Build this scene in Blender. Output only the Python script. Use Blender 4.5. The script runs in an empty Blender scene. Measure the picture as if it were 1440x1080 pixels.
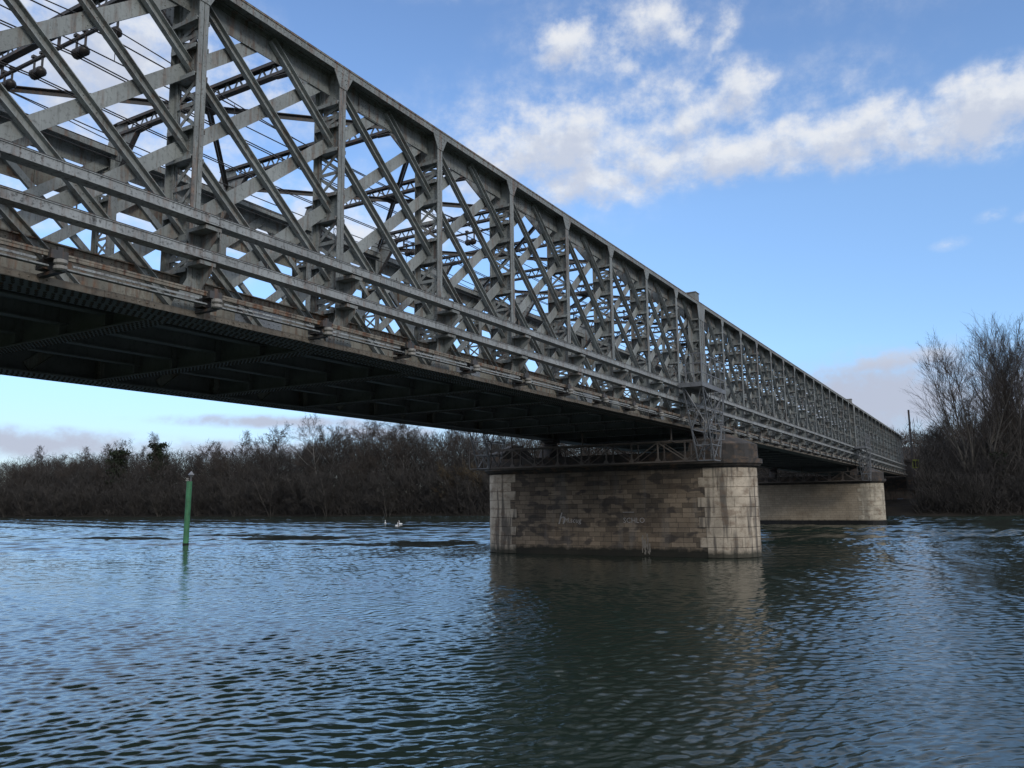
import bpy, math, random
import numpy as np
from mathutils import Matrix, Vector

random.seed(7)
C = bpy.context.scene.collection
PI = math.pi
P = 3.795                     # post spacing (m)
T0 = 39.585                   # bridge coordinate of the first river pier
K0, K1 = -14, 28              # first and last post


def T(k):
    return T0 + k * P


# ------------------------------------------------------------------ materials
def new_mat(name):
    m = bpy.data.materials.new(name)
    m.use_nodes = True
    nt = m.node_tree
    b = nt.nodes['Principled BSDF']
    return m, nt, b


def nd(nt, typ, **kw):
    n = nt.nodes.new(typ)
    for k, v in kw.items():
        setattr(n, k, v)
    return n


def ramp(nt, fac, stops):
    r = nd(nt, 'ShaderNodeValToRGB')
    e = r.color_ramp.elements
    e[0].position, e[0].color = stops[0][0], stops[0][1]
    e[1].position, e[1].color = stops[-1][0], stops[-1][1]
    for s in stops[1:-1]:
        x = e.new(s[0])
        x.color = s[1]
    nt.links.new(fac, r.inputs[0])
    return r.outputs[0]


def g4(v):
    return (v, v, v, 1)


def c4(c):
    return (c[0], c[1], c[2], 1)


def pos(nt, scale=(1, 1, 1), loc=(0, 0, 0)):
    g = nd(nt, 'ShaderNodeNewGeometry')
    m = nd(nt, 'ShaderNodeMapping')
    m.inputs['Scale'].default_value = scale
    m.inputs['Location'].default_value = loc
    nt.links.new(g.outputs['Position'], m.inputs['Vector'])
    return m.outputs[0]


def noise(nt, vec, scale, detail=4, rough=.55):
    n = nd(nt, 'ShaderNodeTexNoise')
    n.inputs['Scale'].default_value = scale
    n.inputs['Detail'].default_value = detail
    n.inputs['Roughness'].default_value = rough
    nt.links.new(vec, n.inputs['Vector'])
    return n.outputs['Fac']


def mix(nt, fac, a, b, mode='MIX'):
    m = nd(nt, 'ShaderNodeMix', data_type='RGBA', blend_type=mode)
    for sock, v in ((m.inputs[0], fac), (m.inputs[6], a), (m.inputs[7], b)):
        if hasattr(v, 'links'):
            nt.links.new(v, sock)
        elif isinstance(v, (int, float)):
            sock.default_value = v
        else:
            sock.default_value = c4(v)
    return m.outputs[2]


def math_n(nt, op, a, b=None, clamp=False):
    m = nd(nt, 'ShaderNodeMath', operation=op, use_clamp=clamp)
    for i, v in enumerate((a, b)):
        if v is None:
            continue
        if hasattr(v, 'links'):
            nt.links.new(v, m.inputs[i])
        else:
            m.inputs[i].default_value = v
    return m.outputs[0]


def paint(name, base, grime=.5, rust=.4, rough=.6, var=.25, metal=0.0):
    """weathered bridge paint: patchy tone, dark speckle, vertical rust runs"""
    m, nt, b = new_mat(name)
    v = pos(nt)
    n1 = noise(nt, v, 1.1, 5)
    dark = tuple(c * (1 - var) for c in base)
    light = tuple(min(1, c * (1 + var * .7)) for c in base)
    col = ramp(nt, n1, [(.3, c4(dark)), (.7, c4(light))])
    n2 = noise(nt, v, 14, 6, .7)
    sp = ramp(nt, n2, [(.53, g4(0)), (.66, g4(1))])
    sp = math_n(nt, 'MULTIPLY', sp, grime)
    col = mix(nt, sp, col, (.03, .03, .027))
    vs = pos(nt, (3.2, 3.2, .35), (5, 3, 1))
    n3 = noise(nt, vs, 2.2, 5, .65)
    st = ramp(nt, n3, [(.54 - .07 * rust, g4(0)), (.68 - .07 * rust, g4(1))])
    st = math_n(nt, 'MULTIPLY', st, min(1, rust))
    vk = pos(nt, (5, 5, .5), (1, 8, 2))
    n5 = noise(nt, vk, 2.6, 4, .6)
    sk = math_n(nt, 'MULTIPLY', ramp(nt, n5, [(.54, g4(0)), (.70, g4(1))]), grime * .7)
    col = mix(nt, sk, col, (.04, .038, .034))
    n4 = noise(nt, v, 9, 3)
    rc = ramp(nt, n4, [(.35, (.05, .028, .02, 1)), (.65, (.20, .095, .045, 1))])
    col = mix(nt, st, col, rc)
    nt.links.new(col, b.inputs['Base Color'])
    b.inputs['Roughness'].default_value = rough
    b.inputs['Metallic'].default_value = metal
    bp = nd(nt, 'ShaderNodeBump')
    bp.inputs['Strength'].default_value = .25
    bp.inputs['Distance'].default_value = .01
    nt.links.new(n2, bp.inputs['Height'])
    nt.links.new(bp.outputs[0], b.inputs['Normal'])
    return m


def simple(name, c0, c1, scale=2.0, rough=.85, bump=0.0, stretch=(1, 1, 1)):
    m, nt, b = new_mat(name)
    v = pos(nt, stretch)
    n = noise(nt, v, scale, 6, .6)
    col = ramp(nt, n, [(.3, c4(c0)), (.7, c4(c1))])
    nt.links.new(col, b.inputs['Base Color'])
    b.inputs['Roughness'].default_value = rough
    b.inputs['Specular IOR Level'].default_value = .25
    if bump:
        bp = nd(nt, 'ShaderNodeBump')
        bp.inputs['Strength'].default_value = bump
        bp.inputs['Distance'].default_value = .03
        nt.links.new(n, bp.inputs['Height'])
        nt.links.new(bp.outputs[0], b.inputs['Normal'])
    return m


STEEL = paint('grey_green_paint', (.235, .256, .248), .6, .6)
BARS = paint('pale_bar_paint', (.29, .315, .306), .45, .5)
RAILP = paint('rail_paint', (.31, .332, .334), .85, .45)
EDGE = paint('dusty_edge_paint', (.29, .25, .195), .5, .55)
RUSTY = paint('rusty_paint', (.24, .215, .17), .9, 1.0)
DARKS = paint('sooty_shaded_steel', (.055, .055, .055), .6, .5)  # sooty steel; on underside rivets it stands in for their shading
UNDER = paint('underside_shade_paint', (.19, .212, .235), .35, .08)  # same bridge paint, with the shade underneath put into its colour
SCREEN = paint('stained_screen', (.22, .215, .18), .5, .75, var=.35)
GALV = paint('galvanised_steel', (.19, .20, .21), .4, .1, rough=.5, metal=.2)
GANT = paint('brownish_gantry_steel', (.12, .105, .09), .6, .35)
INSUL = simple('brown_insulator', (.02, .018, .017), (.045, .04, .038), 8, .4)
PORC = simple('pale_insulator', (.22, .21, .19), (.34, .33, .30), 8, .45)
WIRE = simple('wire_metal', (.02, .02, .02), (.04, .037, .035), 3, .5)
TWIG = simple('twig_bark', (.040, .034, .030), (.075, .062, .052), .6)
TWIGD = simple('dark_twig_bark', (.031, .0295, .028), (.062, .056, .050), .22)
TWIGO = simple('ochre_twig_bark', (.06, .046, .03), (.10, .075, .042), .5)
BARK = simple('grey_bark', (.06, .055, .048), (.12, .11, .095), 1.5)
BARKP = simple('pale_bark', (.16, .155, .14), (.28, .27, .25), 1.2)
IVY = simple('ivy_leaves', (.012, .020, .010), (.03, .042, .02), 1.5, .6)
EARTH = simple('bank_earth', (.014, .012, .010), (.03, .025, .019), .25, .95)
HILL = simple('wooded_slope', (.025, .022, .021), (.045, .038, .034), .12, .95)
GRASS = simple('near_bank_grass', (.04, .06, .02), (.09, .10, .04), .8, .9)
GREEN = paint('green_marker_paint', (.05, .20, .09), .6, .12, rough=.6, var=.45)
BLACKB = simple('wet_black_band', (.008, .008, .008), (.02, .02, .018), 4, .4)
WHITE = simple('white_feathers', (.7, .7, .68), (.85, .85, .83), 6, .7)
ORANGE = simple('orange_beak', (.5, .16, .03), (.6, .2, .04), 6, .5)
YELLOW = simple('yellow_green_paint', (.22, .25, .05), (.32, .34, .08), 4, .5)
BLUES = simple('faded_blue_paint', (.12, .16, .24), (.22, .26, .34), 6, .5)
LIME = simple('lime_drip', (.15, .14, .12), (.26, .24, .21), 9, .9)
CHALK = simple('chalk_marks', (.34, .33, .31), (.48, .46, .44), 9, .9)


def stone_face(name, light=False):
    m, nt, b = new_mat(name)
    g = nd(nt, 'ShaderNodeNewGeometry')
    sep = nd(nt, 'ShaderNodeSeparateXYZ')
    nt.links.new(g.outputs['Position'], sep.inputs[0])
    cmb = nd(nt, 'ShaderNodeCombineXYZ')
    xy = math_n(nt, 'ADD', sep.outputs[0], sep.outputs[1])
    nt.links.new(xy, cmb.inputs[0])
    nt.links.new(sep.outputs[2], cmb.inputs[1])
    br = nd(nt, 'ShaderNodeTexBrick', offset=.5, squash=.75, squash_frequency=3)
    nt.links.new(cmb.outputs[0], br.inputs['Vector'])
    br.inputs['Scale'].default_value = 1.0
    br.inputs['Brick Width'].default_value = .62
    br.inputs['Row Height'].default_value = .233
    br.inputs['Mortar Size'].default_value = .010
    br.inputs['Mortar Smooth'].default_value = .3
    br.inputs['Bias'].default_value = 0
    if light:
        br.inputs['Color1'].default_value = (.38, .33, .25, 1)
        br.inputs['Color2'].default_value = (.46, .405, .315, 1)
        br.inputs['Mortar'].default_value = (.16, .14, .115, 1)
    else:
        br.inputs['Color1'].default_value = (.145, .12, .09, 1)
        br.inputs['Color2'].default_value = (.34, .28, .205, 1)
        br.inputs['Mortar'].default_value = (.06, .052, .043, 1)
    col = br.outputs['Color']
    v = pos(nt)
    n1 = noise(nt, v, .75, 5, .6)
    if light:
        col = mix(nt, .75, col, ramp(nt, n1, [(.3, (.6, .55, .5, 1)), (.7, (1, .97, .93, 1))]), 'MULTIPLY')
    else:
        col = mix(nt, .85, col, ramp(nt, n1, [(.28, (.42, .40, .40, 1)), (.5, (.85, .82, .8, 1)), (.72, (1.0, .95, .9, 1))]), 'MULTIPLY')
        n5 = noise(nt, pos(nt, (1.6, 1.6, 3.2), (3, 0, 4)), .9, 2, .4)
        col = mix(nt, ramp(nt, n5, [(.54, g4(0)), (.62, g4(.75))]), col, (.045, .04, .038))
        n6 = noise(nt, pos(nt, (2.2, 2.2, .25), (1, 7, 0)), .7, 4, .5)
        col = mix(nt, ramp(nt, n6, [(.55, g4(0)), (.70, g4(.5))]), col, (.22, .21, .195))
        n7 = noise(nt, pos(nt, (1, 1, 1), (9, 2, 2)), .6, 3, .5)
        col = mix(nt, ramp(nt, n7, [(.55, g4(0)), (.72, g4(.35))]), col, (.17, .11, .06))
    n2 = noise(nt, v, 16, 6, .7)
    col = mix(nt, .55, col, ramp(nt, n2, [(.35, g4(.65)), (.65, g4(1.05))]), 'MULTIPLY')
    # soot from the cap running down, algae at the water line
    zt = nd(nt, 'ShaderNodeMapRange')
    zt.inputs['From Min'].default_value = 3.0
    zt.inputs['From Max'].default_value = 4.3
    nt.links.new(sep.outputs[2], zt.inputs[0])
    nz = noise(nt, pos(nt, (1.5, 1.5, .4)), 1.0, 5)
    st = math_n(nt, 'MULTIPLY', zt.outputs[0], ramp(nt, nz, [(.35, g4(.25)), (.65, g4(1))]))
    col = mix(nt, math_n(nt, 'MULTIPLY', st, .35 if light else .75), col, (.045, .042, .04))
    za = nd(nt, 'ShaderNodeMapRange')
    za.inputs['From Min'].default_value = .50
    za.inputs['From Max'].default_value = .30
    nt.links.new(math_n(nt, 'ADD', sep.outputs[2], math_n(nt, 'MULTIPLY', math_n(nt, 'SUBTRACT', noise(nt, v, 2.5, 4), .5), .5)), za.inputs[0])
    col = mix(nt, math_n(nt, 'MULTIPLY', za.outputs[0], .96), col, (.012, .013, .009))
    nt.links.new(col, b.inputs['Base Color'])
    b.inputs['Roughness'].default_value = .9
    bp = nd(nt, 'ShaderNodeBump')
    bp.inputs['Strength'].default_value = .6
    bp.inputs['Distance'].default_value = .02
    h = math_n(nt, 'ADD', math_n(nt, 'MULTIPLY', br.outputs['Fac'], -.8), math_n(nt, 'MULTIPLY', n2, .5))
    nt.links.new(h, bp.inputs['Height'])
    nt.links.new(bp.outputs[0], b.inputs['Normal'])
    return m


def stone_block(name, base, soot=.5, algae=True):
    m, nt, b = new_mat(name)
    v = pos(nt)
    n1 = noise(nt, v, 1.6, 6, .65)
    col = ramp(nt, n1, [(.3, c4(tuple(c * .62 for c in base))), (.7, c4(tuple(c * 1.12 for c in base)))])
    n2 = noise(nt, v, 11, 6, .75)
    col = mix(nt, ramp(nt, n2, [(.55, g4(0)), (.72, g4(.55))]), col, (.09, .075, .06))
    n3 = noise(nt, pos(nt, (2.4, 2.4, .22), (2, 1, 0)), 1.5, 4, .5)
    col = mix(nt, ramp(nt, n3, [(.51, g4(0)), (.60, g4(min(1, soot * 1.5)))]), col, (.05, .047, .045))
    n4 = noise(nt, pos(nt, (1, 1, 1.4), (4, 4, 4)), 1.7, 5, .7)
    col = mix(nt, ramp(nt, n4, [(.50, g4(0)), (.64, g4(.6))]), col, (.15, .10, .065))
    if algae:
        sep = nd(nt, 'ShaderNodeSeparateXYZ')
        nt.links.new(v, sep.inputs[0])
        za = nd(nt, 'ShaderNodeMapRange')
        za.inputs['From Min'].default_value = .40
        za.inputs['From Max'].default_value = .16
        nt.links.new(math_n(nt, 'ADD', sep.outputs[2], math_n(nt, 'MULTIPLY', math_n(nt, 'SUBTRACT', noise(nt, v, 3, 4), .5), .4)), za.inputs[0])
        col = mix(nt, math_n(nt, 'MULTIPLY', za.outputs[0], .9), col, (.022, .024, .016))
    nt.links.new(col, b.inputs['Base Color'])
    b.inputs['Roughness'].default_value = .9
    bp = nd(nt, 'ShaderNodeBump')
    bp.inputs['Strength'].default_value = .4
    bp.inputs['Distance'].default_value = .015
    nt.links.new(n2, bp.inputs['Height'])
    nt.links.new(bp.outputs[0], b.inputs['Normal'])
    return m


STONE = stone_face('coursed_rubble_stone')
STONEL = stone_face('cleaned_coursed_stone', True)
QUOIN = stone_block('pale_quoin_stone', (.52, .45, .35))
QUOINL = stone_block('clean_quoin_stone', (.52, .465, .36), .2)
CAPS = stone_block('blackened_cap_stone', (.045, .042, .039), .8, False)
ABUTS = stone_block('abutment_stone', (.15, .125, .10), .6)


# ------------------------------------------------------------------ mesh builder
class MB:
    def __init__(self):
        self.v, self.f, self.mi = [], [], []
        self.cur = 0

    def add(self, vs, fs):
        o = len(self.v)
        self.v.extend([tuple(p) for p in vs])
        self.f.extend([tuple(i + o for i in f) for f in fs])
        self.mi.extend([self.cur] * len(fs))

    def hexa(self, a):
        self.add(a, [(0, 3, 2, 1), (4, 5, 6, 7), (0, 1, 5, 4), (1, 2, 6, 5), (2, 3, 7, 6), (3, 0, 4, 7)])

    def box(self, x0, x1, y0, y1, z0, z1):
        x0, x1 = min(x0, x1), max(x0, x1)
        y0, y1 = min(y0, y1), max(y0, y1)
        z0, z1 = min(z0, z1), max(z0, z1)
        self.hexa([(x0, y0, z0), (x1, y0, z0), (x1, y1, z0), (x0, y1, z0), (x0, y0, z1), (x1, y0, z1), (x1, y1, z1), (x0, y1, z1)])

    def bar(self, a, b, w, h, up=(0, 0, 1)):
        """rectangular bar a->b; w across (dir x up), h along up"""
        a, b = np.array(a, float), np.array(b, float)
        d = b - a
        d /= np.linalg.norm(d)
        s = np.cross(d, up)
        if np.linalg.norm(s) < 1e-4:
            s = np.cross(d, (0, 1, 0))
        s /= np.linalg.norm(s)
        u = np.cross(s, d)
        q = []
        for p in (a, b):
            for i, j in ((-1, -1), (1, -1), (1, 1), (-1, 1)):
                q.append(p + s * i * w / 2 + u * j * h / 2)
        self.hexa(q)

    def tube(self, pts, rad, n=6, cap=True):
        pts = [np.array(p, float) for p in pts]
        if not hasattr(rad, '__len__'):
            rad = [rad] * len(pts)
        vs, fs = [], []
        for i, p in enumerate(pts):
            d = pts[min(i + 1, len(pts) - 1)] - pts[max(i - 1, 0)]
            d /= (np.linalg.norm(d) + 1e-9)
            s = np.cross(d, (0, 0, 1.0) if abs(d[2]) < .9 else (0, 1.0, 0))
            s /= np.linalg.norm(s)
            u = np.cross(s, d)
            for k in range(n):
                t = 2 * PI * k / n
                vs.append(p + (s * math.cos(t) + u * math.sin(t)) * rad[i])
        for i in range(len(pts) - 1):
            for k in range(n):
                k2 = (k + 1) % n
                fs.append((i * n + k, i * n + k2, (i + 1) * n + k2, (i + 1) * n + k))
        if cap:
            fs.append(tuple(range(n - 1, -1, -1)))
            fs.append(tuple((len(pts) - 1) * n + k for k in range(n)))
        self.add(vs, fs)

    def prism(self, poly, axis, a, b):
        """polygon in the plane perpendicular to axis, extruded a..b; poly coords are the other two axes in order"""
        def p3(q, t):
            l = list(q)
            l.insert(axis, t)
            return tuple(l)
        n = len(poly)
        vs = [p3(q, a) for q in poly] + [p3(q, b) for q in poly]
        fs = [tuple(range(n)), tuple(range(2 * n - 1, n - 1, -1))]
        for i in range(n):
            j = (i + 1) % n
            fs.append((i, i + n, j + n, j))
        self.add(vs, fs)

    def rivets(self, pts, nrm, r=.018):
        nrm = np.array(nrm, float)
        s = np.cross(nrm, (0.31, .52, .79))
        s /= np.linalg.norm(s)
        u = np.cross(nrm, s)
        ring = [(math.cos(t), math.sin(t)) for t in [k * PI / 3 for k in range(6)]]
        for p in pts:
            p = np.array(p, float)
            vs = [p + (s * a + u * b) * r for a, b in ring]
            vs += [p + (s * a + u * b) * r * .65 + nrm * r * .6 for a, b in ring]
            vs.append(p + nrm * r * .85)
            fs = []
            for k in range(6):
                j = (k + 1) % 6
                fs.append((k, j, j + 6, k + 6))
                fs.append((k + 6, j + 6, 12))
            self.add(vs, fs)

    def build(self, name, mats, parent=None, mirror=False, smooth=False, loc=None, mesh_only=False):
        me = bpy.data.meshes.new(name)
        v, f = self.v, self.f
        if mirror:
            v = [(-33.2 - x, y, z) for x, y, z in v]
            f = [t[::-1] for t in f]
        me.from_pydata(v, [], f)
        if not isinstance(mats, (list, tuple)):
            mats = [mats]
        for m in mats:
            me.materials.append(m)
        if len(mats) > 1:
            me.polygons.foreach_set('material_index', self.mi)
        if smooth:
            me.polygons.foreach_set('use_smooth', [True] * len(f))
        me.update()
        if mesh_only:
            return me
        return link(name, me, parent, loc)


def link(name, me, parent=None, loc=None):
    o = bpy.data.objects.new(name, me)
    C.objects.link(o)
    if parent is not None:
        o.parent = parent
    if loc is not None:
        o.location = loc
    return o


def tag(o, label, cat, group=None, kind=None):
    o['label'] = label
    o['category'] = cat
    if group:
        o['group'] = group
    if kind:
        o['kind'] = kind
    return o


def empty(name, loc=(0, 0, 0)):
    o = bpy.data.objects.new(name, None)
    o.location = loc
    C.objects.link(o)
    return o


def struct(o):
    o['kind'] = 'structure'
    return o


def copy_tree(root, loc, rz=0.0, sc=1.0):
    r = root.copy()
    C.objects.link(r)
    r.location = loc
    r.rotation_euler = (0, 0, rz)
    r.scale = (sc, sc, sc)
    for ch in list(root.children):
        c = ch.copy()
        C.objects.link(c)
        c.parent = r
        for gch in ch.children:
            d = gch.copy()
            C.objects.link(d)
            d.parent = c
    return r


# ------------------------------------------------------------------ the bridge
bridge = empty('lattice_truss_bridge', (0, 0, 0))
tag(bridge, 'long grey riveted steel lattice railway bridge crossing the whole river on stone piers', 'bridge')

XO, XW, XI = -12.0, -12.4, -12.74     # outer face, web, inner face of the near truss
ZB, ZT = 6.03, 12.62
Y0, Y1 = T(K0) - .5, T(K1) + .6
RV0, RV1 = 4.0, 62.0                  # stretch that is close enough for single rivets


def top_chord(mirror):
    m = MB()
    # flange plates
    m.box(XO, -12.85, Y0, Y1, 12.555, 12.60)
    k = K0
    while k < K1:                       # cover plates of different thickness
        m.box(XO - .02, -12.83, T(k) + P * .55, min(T(k + 2.9), Y1), 12.6, 12.625)
        k += 3
    m.box(XO + .02, XO + .001, Y0, Y1, 12.44, 12.60)
    m.box(-12.851, -12.87, Y0, Y1, 12.44, 12.60)
    # web and flange angles
    m.box(XW + .012, XW - .012, Y0, Y1, 12.03, 12.555)
    for s in (1, -1):
        m.box(XW + s * .013, XW + s * .028, Y0, Y1, 12.44, 12.555)
        m.box(XW + s * .028, XW + s * .11, Y0, Y1, 12.535, 12.553)
    # splice plates
    kk = K0 + 1.45
    while kk < K1:
        m.box(XW + .013, XW + .027, T(kk) - .75, T(kk) + .75, 12.05, 12.43)
        if not mirror and T(kk) < RV1:
            pts = [(XW + .027, T(kk) - .65 + i * .145, 12.10 + j * .085 + (.04 if i % 2 else 0)) for i in range(10) for j in range(4)]
            m.rivets(pts, (1, 0, 0), .019)
        kk += 2
    if not mirror:
        y = RV0
        pts = []
        while y < RV1:
            pts.append((XO + .02, y, 12.52))
            y += .16
        m.rivets(pts, (1, 0, 0), .016)
        y = RV0
        pts = []
        while y < 45:
            pts += [(XW + .028, y, 12.49), (XW + .012, y + .3, 12.07)]
            y += .32
        m.rivets(pts, (1, 0, 0), .016)
    o = m.build('top_chord', STEEL, bridge, mirror)
    w = MB()
    w.box(XO + .035, XO + .0205, Y0, Y1, 12.585, 12.615)
    w.box(XO + .03, -12.87, Y0, Y1, 12.626, 12.632)
    w.build('flange_edge', RUSTY, o, mirror)
    return o


def bottom_chord(mirror):
    m = MB()
    m.box(XO, -12.85, Y0, Y1, ZB + .012, ZB + .055)
    m.box(XW + .012, XW - .012, Y0, Y1, ZB + .055, 6.80)
    for s in (1, -1):
        m.box(XW + s * .013, XW + s * .028, Y0, Y1, ZB + .056, 6.2)
        m.box(XW + s * .028, XW + s * .12, Y0, Y1, ZB + .056, 6.105)
    kk = K0 + .5
    while kk < K1:
        m.box(XW + .013, XW + .027, T(kk) - .6, T(kk) + .6, 6.21, 6.64)
        if not mirror and T(kk) < RV1:
            m.rivets([(XW + .027, T(kk) - .52 + i * .13, 6.27 + j * .078) for i in range(9) for j in range(5)], (1, 0, 0), .02)
        kk += 2
    y = RV0
    pts = []
    i = 0
    ymax = 40 if not mirror else 34
    while y < ymax:
        off = .06 if i % 2 else 0
        for x in (-12.08, -12.2, -12.32, -12.5, -12.62, -12.75):
            pts.append((x, y + (.065 if x in (-12.2, -12.5, -12.75) else 0), ZB + .012))
        y += .13
        i += 1
    m.cur = 1  # rivet heads take the dark slot: their shading is painted in
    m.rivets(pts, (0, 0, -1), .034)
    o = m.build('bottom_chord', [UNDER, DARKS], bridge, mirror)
    e = MB()
    e.box(XO + .016, XO + .001, Y0, Y1, ZB - .0, ZB + .115)
    kk = K0
    while kk < K1 and not mirror:
        e.box(XO + .026, XO + .017, T(kk) + .25, T(kk) + .9, ZB + .005, ZB + .11)
        kk += .5
    if not mirror:
        pts = []
        y = RV0
        while y < RV1:
            if (y % 1.9) < 1.0:
                pts.append((XO + .026, y, ZB + .06))
            y += .14
        e.rivets(pts, (1, 0, 0), .016)
    e.build('flange_edge', EDGE, o, mirror)
    r = MB()
    r.box(XW + .045, XW + .013, Y0, Y1, 6.66, 6.815)
    r.box(XW - .013, XW - .045, Y0, Y1, 6.66, 6.815)
    r.box(XW + .10, XW + .046, Y0, Y1, 6.79, 6.81)
    if not mirror:
        pts = []
        y = RV0
        while y < RV1:
            pts.append((XW + .045, y, 6.73))
            y += .17
        r.rivets(pts, (1, 0, 0), .018)
    r.build('web_edge_angle', RUSTY, o, mirror)
    # outer face of the web reads as the lighter stained paint
    w = MB()
    y = Y0
    while y < Y1 - 3:
        w.box(XW + .0125, XW + .0145, y + .01, y + 3.78, 6.21, 6.655)
        y += P
    w.build('web_plate', SCREEN, o, mirror)
    return o


chords = [top_chord(False), top_chord(True), bottom_chord(False), bottom_chord(True)]


def post_mesh(mirror, tower=False):
    m = MB()
    zt, zb = 12.55, 6.09
    ys = (0,) if not tower else (-.30, .30)
    for yy in ys:
        m.box(XO - .014, XO, yy - .105, yy - .008, zb, zt)
        m.box(XO - .014, XO, yy + .008, yy + .105, zb, zt)
        m.box(XO - .10, XO - .0145, yy - .022, yy - .008, zb, zt)
        m.box(XO - .10, XO - .0145, yy + .008, yy + .022, zb, zt)
        m.box(XO - .022, XO - .0145, yy - .105, yy - .023, zb, zt)
        # inner plate
        m.box(XI, XI + .016, yy - .13, yy + .13, zb, zt)
        m.box(XI + .0165, XI + .10, yy - .025, yy - .008, zb, zt)
        m.box(XI + .0165, XI + .10, yy + .008, yy + .025, zb, zt)
        m.rivets([(XO, yy + s * .06, zb + .4 + j * .62) for j in range(9) for s in (-1, 1)], (1, 0, 0), .014)
        m.rivets([(XI, yy + s * .08, zb + .4 + j * .3) for j in range(19) for s in (-1, 1)], (-1, 0, 0), .016)
        # transverse web: solid zones at the nodes, lattice between
        H = zt - zb
        zones = [(zb, 6.9)] + [(zb + H * q - .30, zb + H * q + .27) for q in (.25, .5, .75)] + [(11.75, zt)]
        zones[1] = (zones[1][0], zones[1][1])
        for i, (a, b) in enumerate(zones):
            if b < a:
                continue
            m.box(XI + .03, XO - .03, yy - .0075, yy + .0075, a, b)
            for zz in (a, b):
                if zz > zb + .1 and zz < zt - .05:
                    m.box(XI + .02, XO - .02, yy - .15, yy + .15, zz - .012, zz + .012)
                    m.box(XI + .02, XO - .02, yy - .15, yy - .135, zz - .07, zz - .0121)
                    m.box(XI + .02, XO - .02, yy + .135, yy + .15, zz - .07, zz - .0121)
            pts = []
            n = int((b - a) / .11)
            for j in range(n):
                for x in (XI + .12, XI + .24, XO - .24, XO - .12):
                    pts.append((x, yy - .0075, a + .06 + j * .11))
            m.rivets(pts, (0, -1, 0), .017)
        for (a0, b0), (a1, b1) in zip(zones[:-1], zones[1:]):
            lo, hi = b0, a1
            if hi - lo < .25:
                continue
            mid = (lo + hi) / 2
            xa, xb = XI + .06, XO - .06
            for za, zc in ((lo + .03, mid - .02), (mid + .02, hi - .03)):
                m.bar((xa, yy - .012, za), (xb, yy - .012, zc), .012, .075, (0, 0, 1))
                m.bar((xa, yy + .012, zc), (xb, yy + .012, za), .012, .075, (0, 0, 1))
            m.box(xa, xb, yy - .022, yy - .0085, mid - .04, mid + .04)
    # flared head and foot on the outer face
    if not tower:
        m.prism([(-.115, 12.08), (.115, 12.08), (.31, 12.45), (.31, 12.545), (-.31, 12.545), (-.31, 12.45)], 0, XO + .001, XO + .016)
        m.rivets([(XO + .016, s * a, z) for a, z in ((.05, 12.14), (.09, 12.24), (.13, 12.34), (.05, 12.32), (.2, 12.42), (.07, 12.44)) for s in (-1, 1)], (1, 0, 0), .018)
        m.prism([(-.40, 6.145), (.40, 6.145), (.40, 6.2), (.115, 6.72), (-.115, 6.72), (-.40, 6.2)], 0, XO + .001, XO + .014)
        m.rivets([(XO + .014, s * a, z) for a, z in ((.05, 6.24), (.15, 6.24), (.27, 6.22), (.07, 6.4), (.06, 6.56)) for s in (-1, 1)], (1, 0, 0), .018)
    else:
        m.prism([(-.42, 11.7), (.42, 11.7), (.62, 12.4), (.62, 12.545), (-.62, 12.545), (-.62, 12.4)], 0, XO + .001, XO + .016)
        m.prism([(-.62, 6.145), (.62, 6.145), (.42, 6.7), (-.42, 6.7)], 0, XO + .001, XO + .014)
        m.box(XO - .02, XO - .004, -.10, .10, 6.1, 12.5)
        for j in range(30):
            m.box(XO - .003, XO + .006, -.10, .10, 6.75 + j * .165, 6.75 + j * .165 + .05)
        m.box(XW + .02, XW + .034, -1.05, .9, 6.2, 12.4)
        m.box(XO - .16, -12.78, -.28, .28, 12.64, 13.16)
        m.box(XO - .13, -12.81, -.32, .32, 13.161, 13.20)
    return m.build('post', STEEL, None, mirror, mesh_only=True)


pm = {(mi, tw): post_mesh(mi, tw) for mi in (False, True) for tw in (False, True)}
for k in range(K0, K1 + 1):
    tw = k in (0, 14)
    for mi in (False, True):
        link('tower_post' if tw else 'post', pm[(mi, tw)], bridge, (0, T(k), 0))


def strut_mesh(mirror, name):
    """outward-open channel falling over two panels"""
    m = MB()
    a = np.array((0, .04, 12.43))
    b = np.array((0, 2 * P - .04, 6.17))
    ang = math.atan2(a[2] - b[2], b[1] - a[1])
    n = np.array((0, math.sin(ang), math.cos(ang)))       # in-plane normal (up-right)
    for lo, hi, x0, x1 in ((-.088, .088, -12.372, -12.352), (-.088, -.072, -12.3515, -12.265), (.072, .088, -12.3515, -12.265)):
        q = []
        for x in (x0, x1):
            for p, s in ((a, lo), (a, hi), (b, hi), (b, lo)):
                v = p + n * s
                q.append((x, v[1], v[2]))
        m.hexa([q[0], q[1], q[2], q[3], q[4], q[5], q[6], q[7]])
    L = np.linalg.norm(b - a)
    d = (b - a) / L
    pts = []
    for c in (.06, .25, .5, .75, .94):
        for e in (-.16, 0, .16):
            for s in (-.038, .038):
                v = a + d * (c * L + e) + n * s
                pts.append((-12.352, v[1], v[2]))
    m.rivets(pts, (1, 0, 0), .02)
    return m.build(name, BARS, None, mirror, mesh_only=True)


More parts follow.
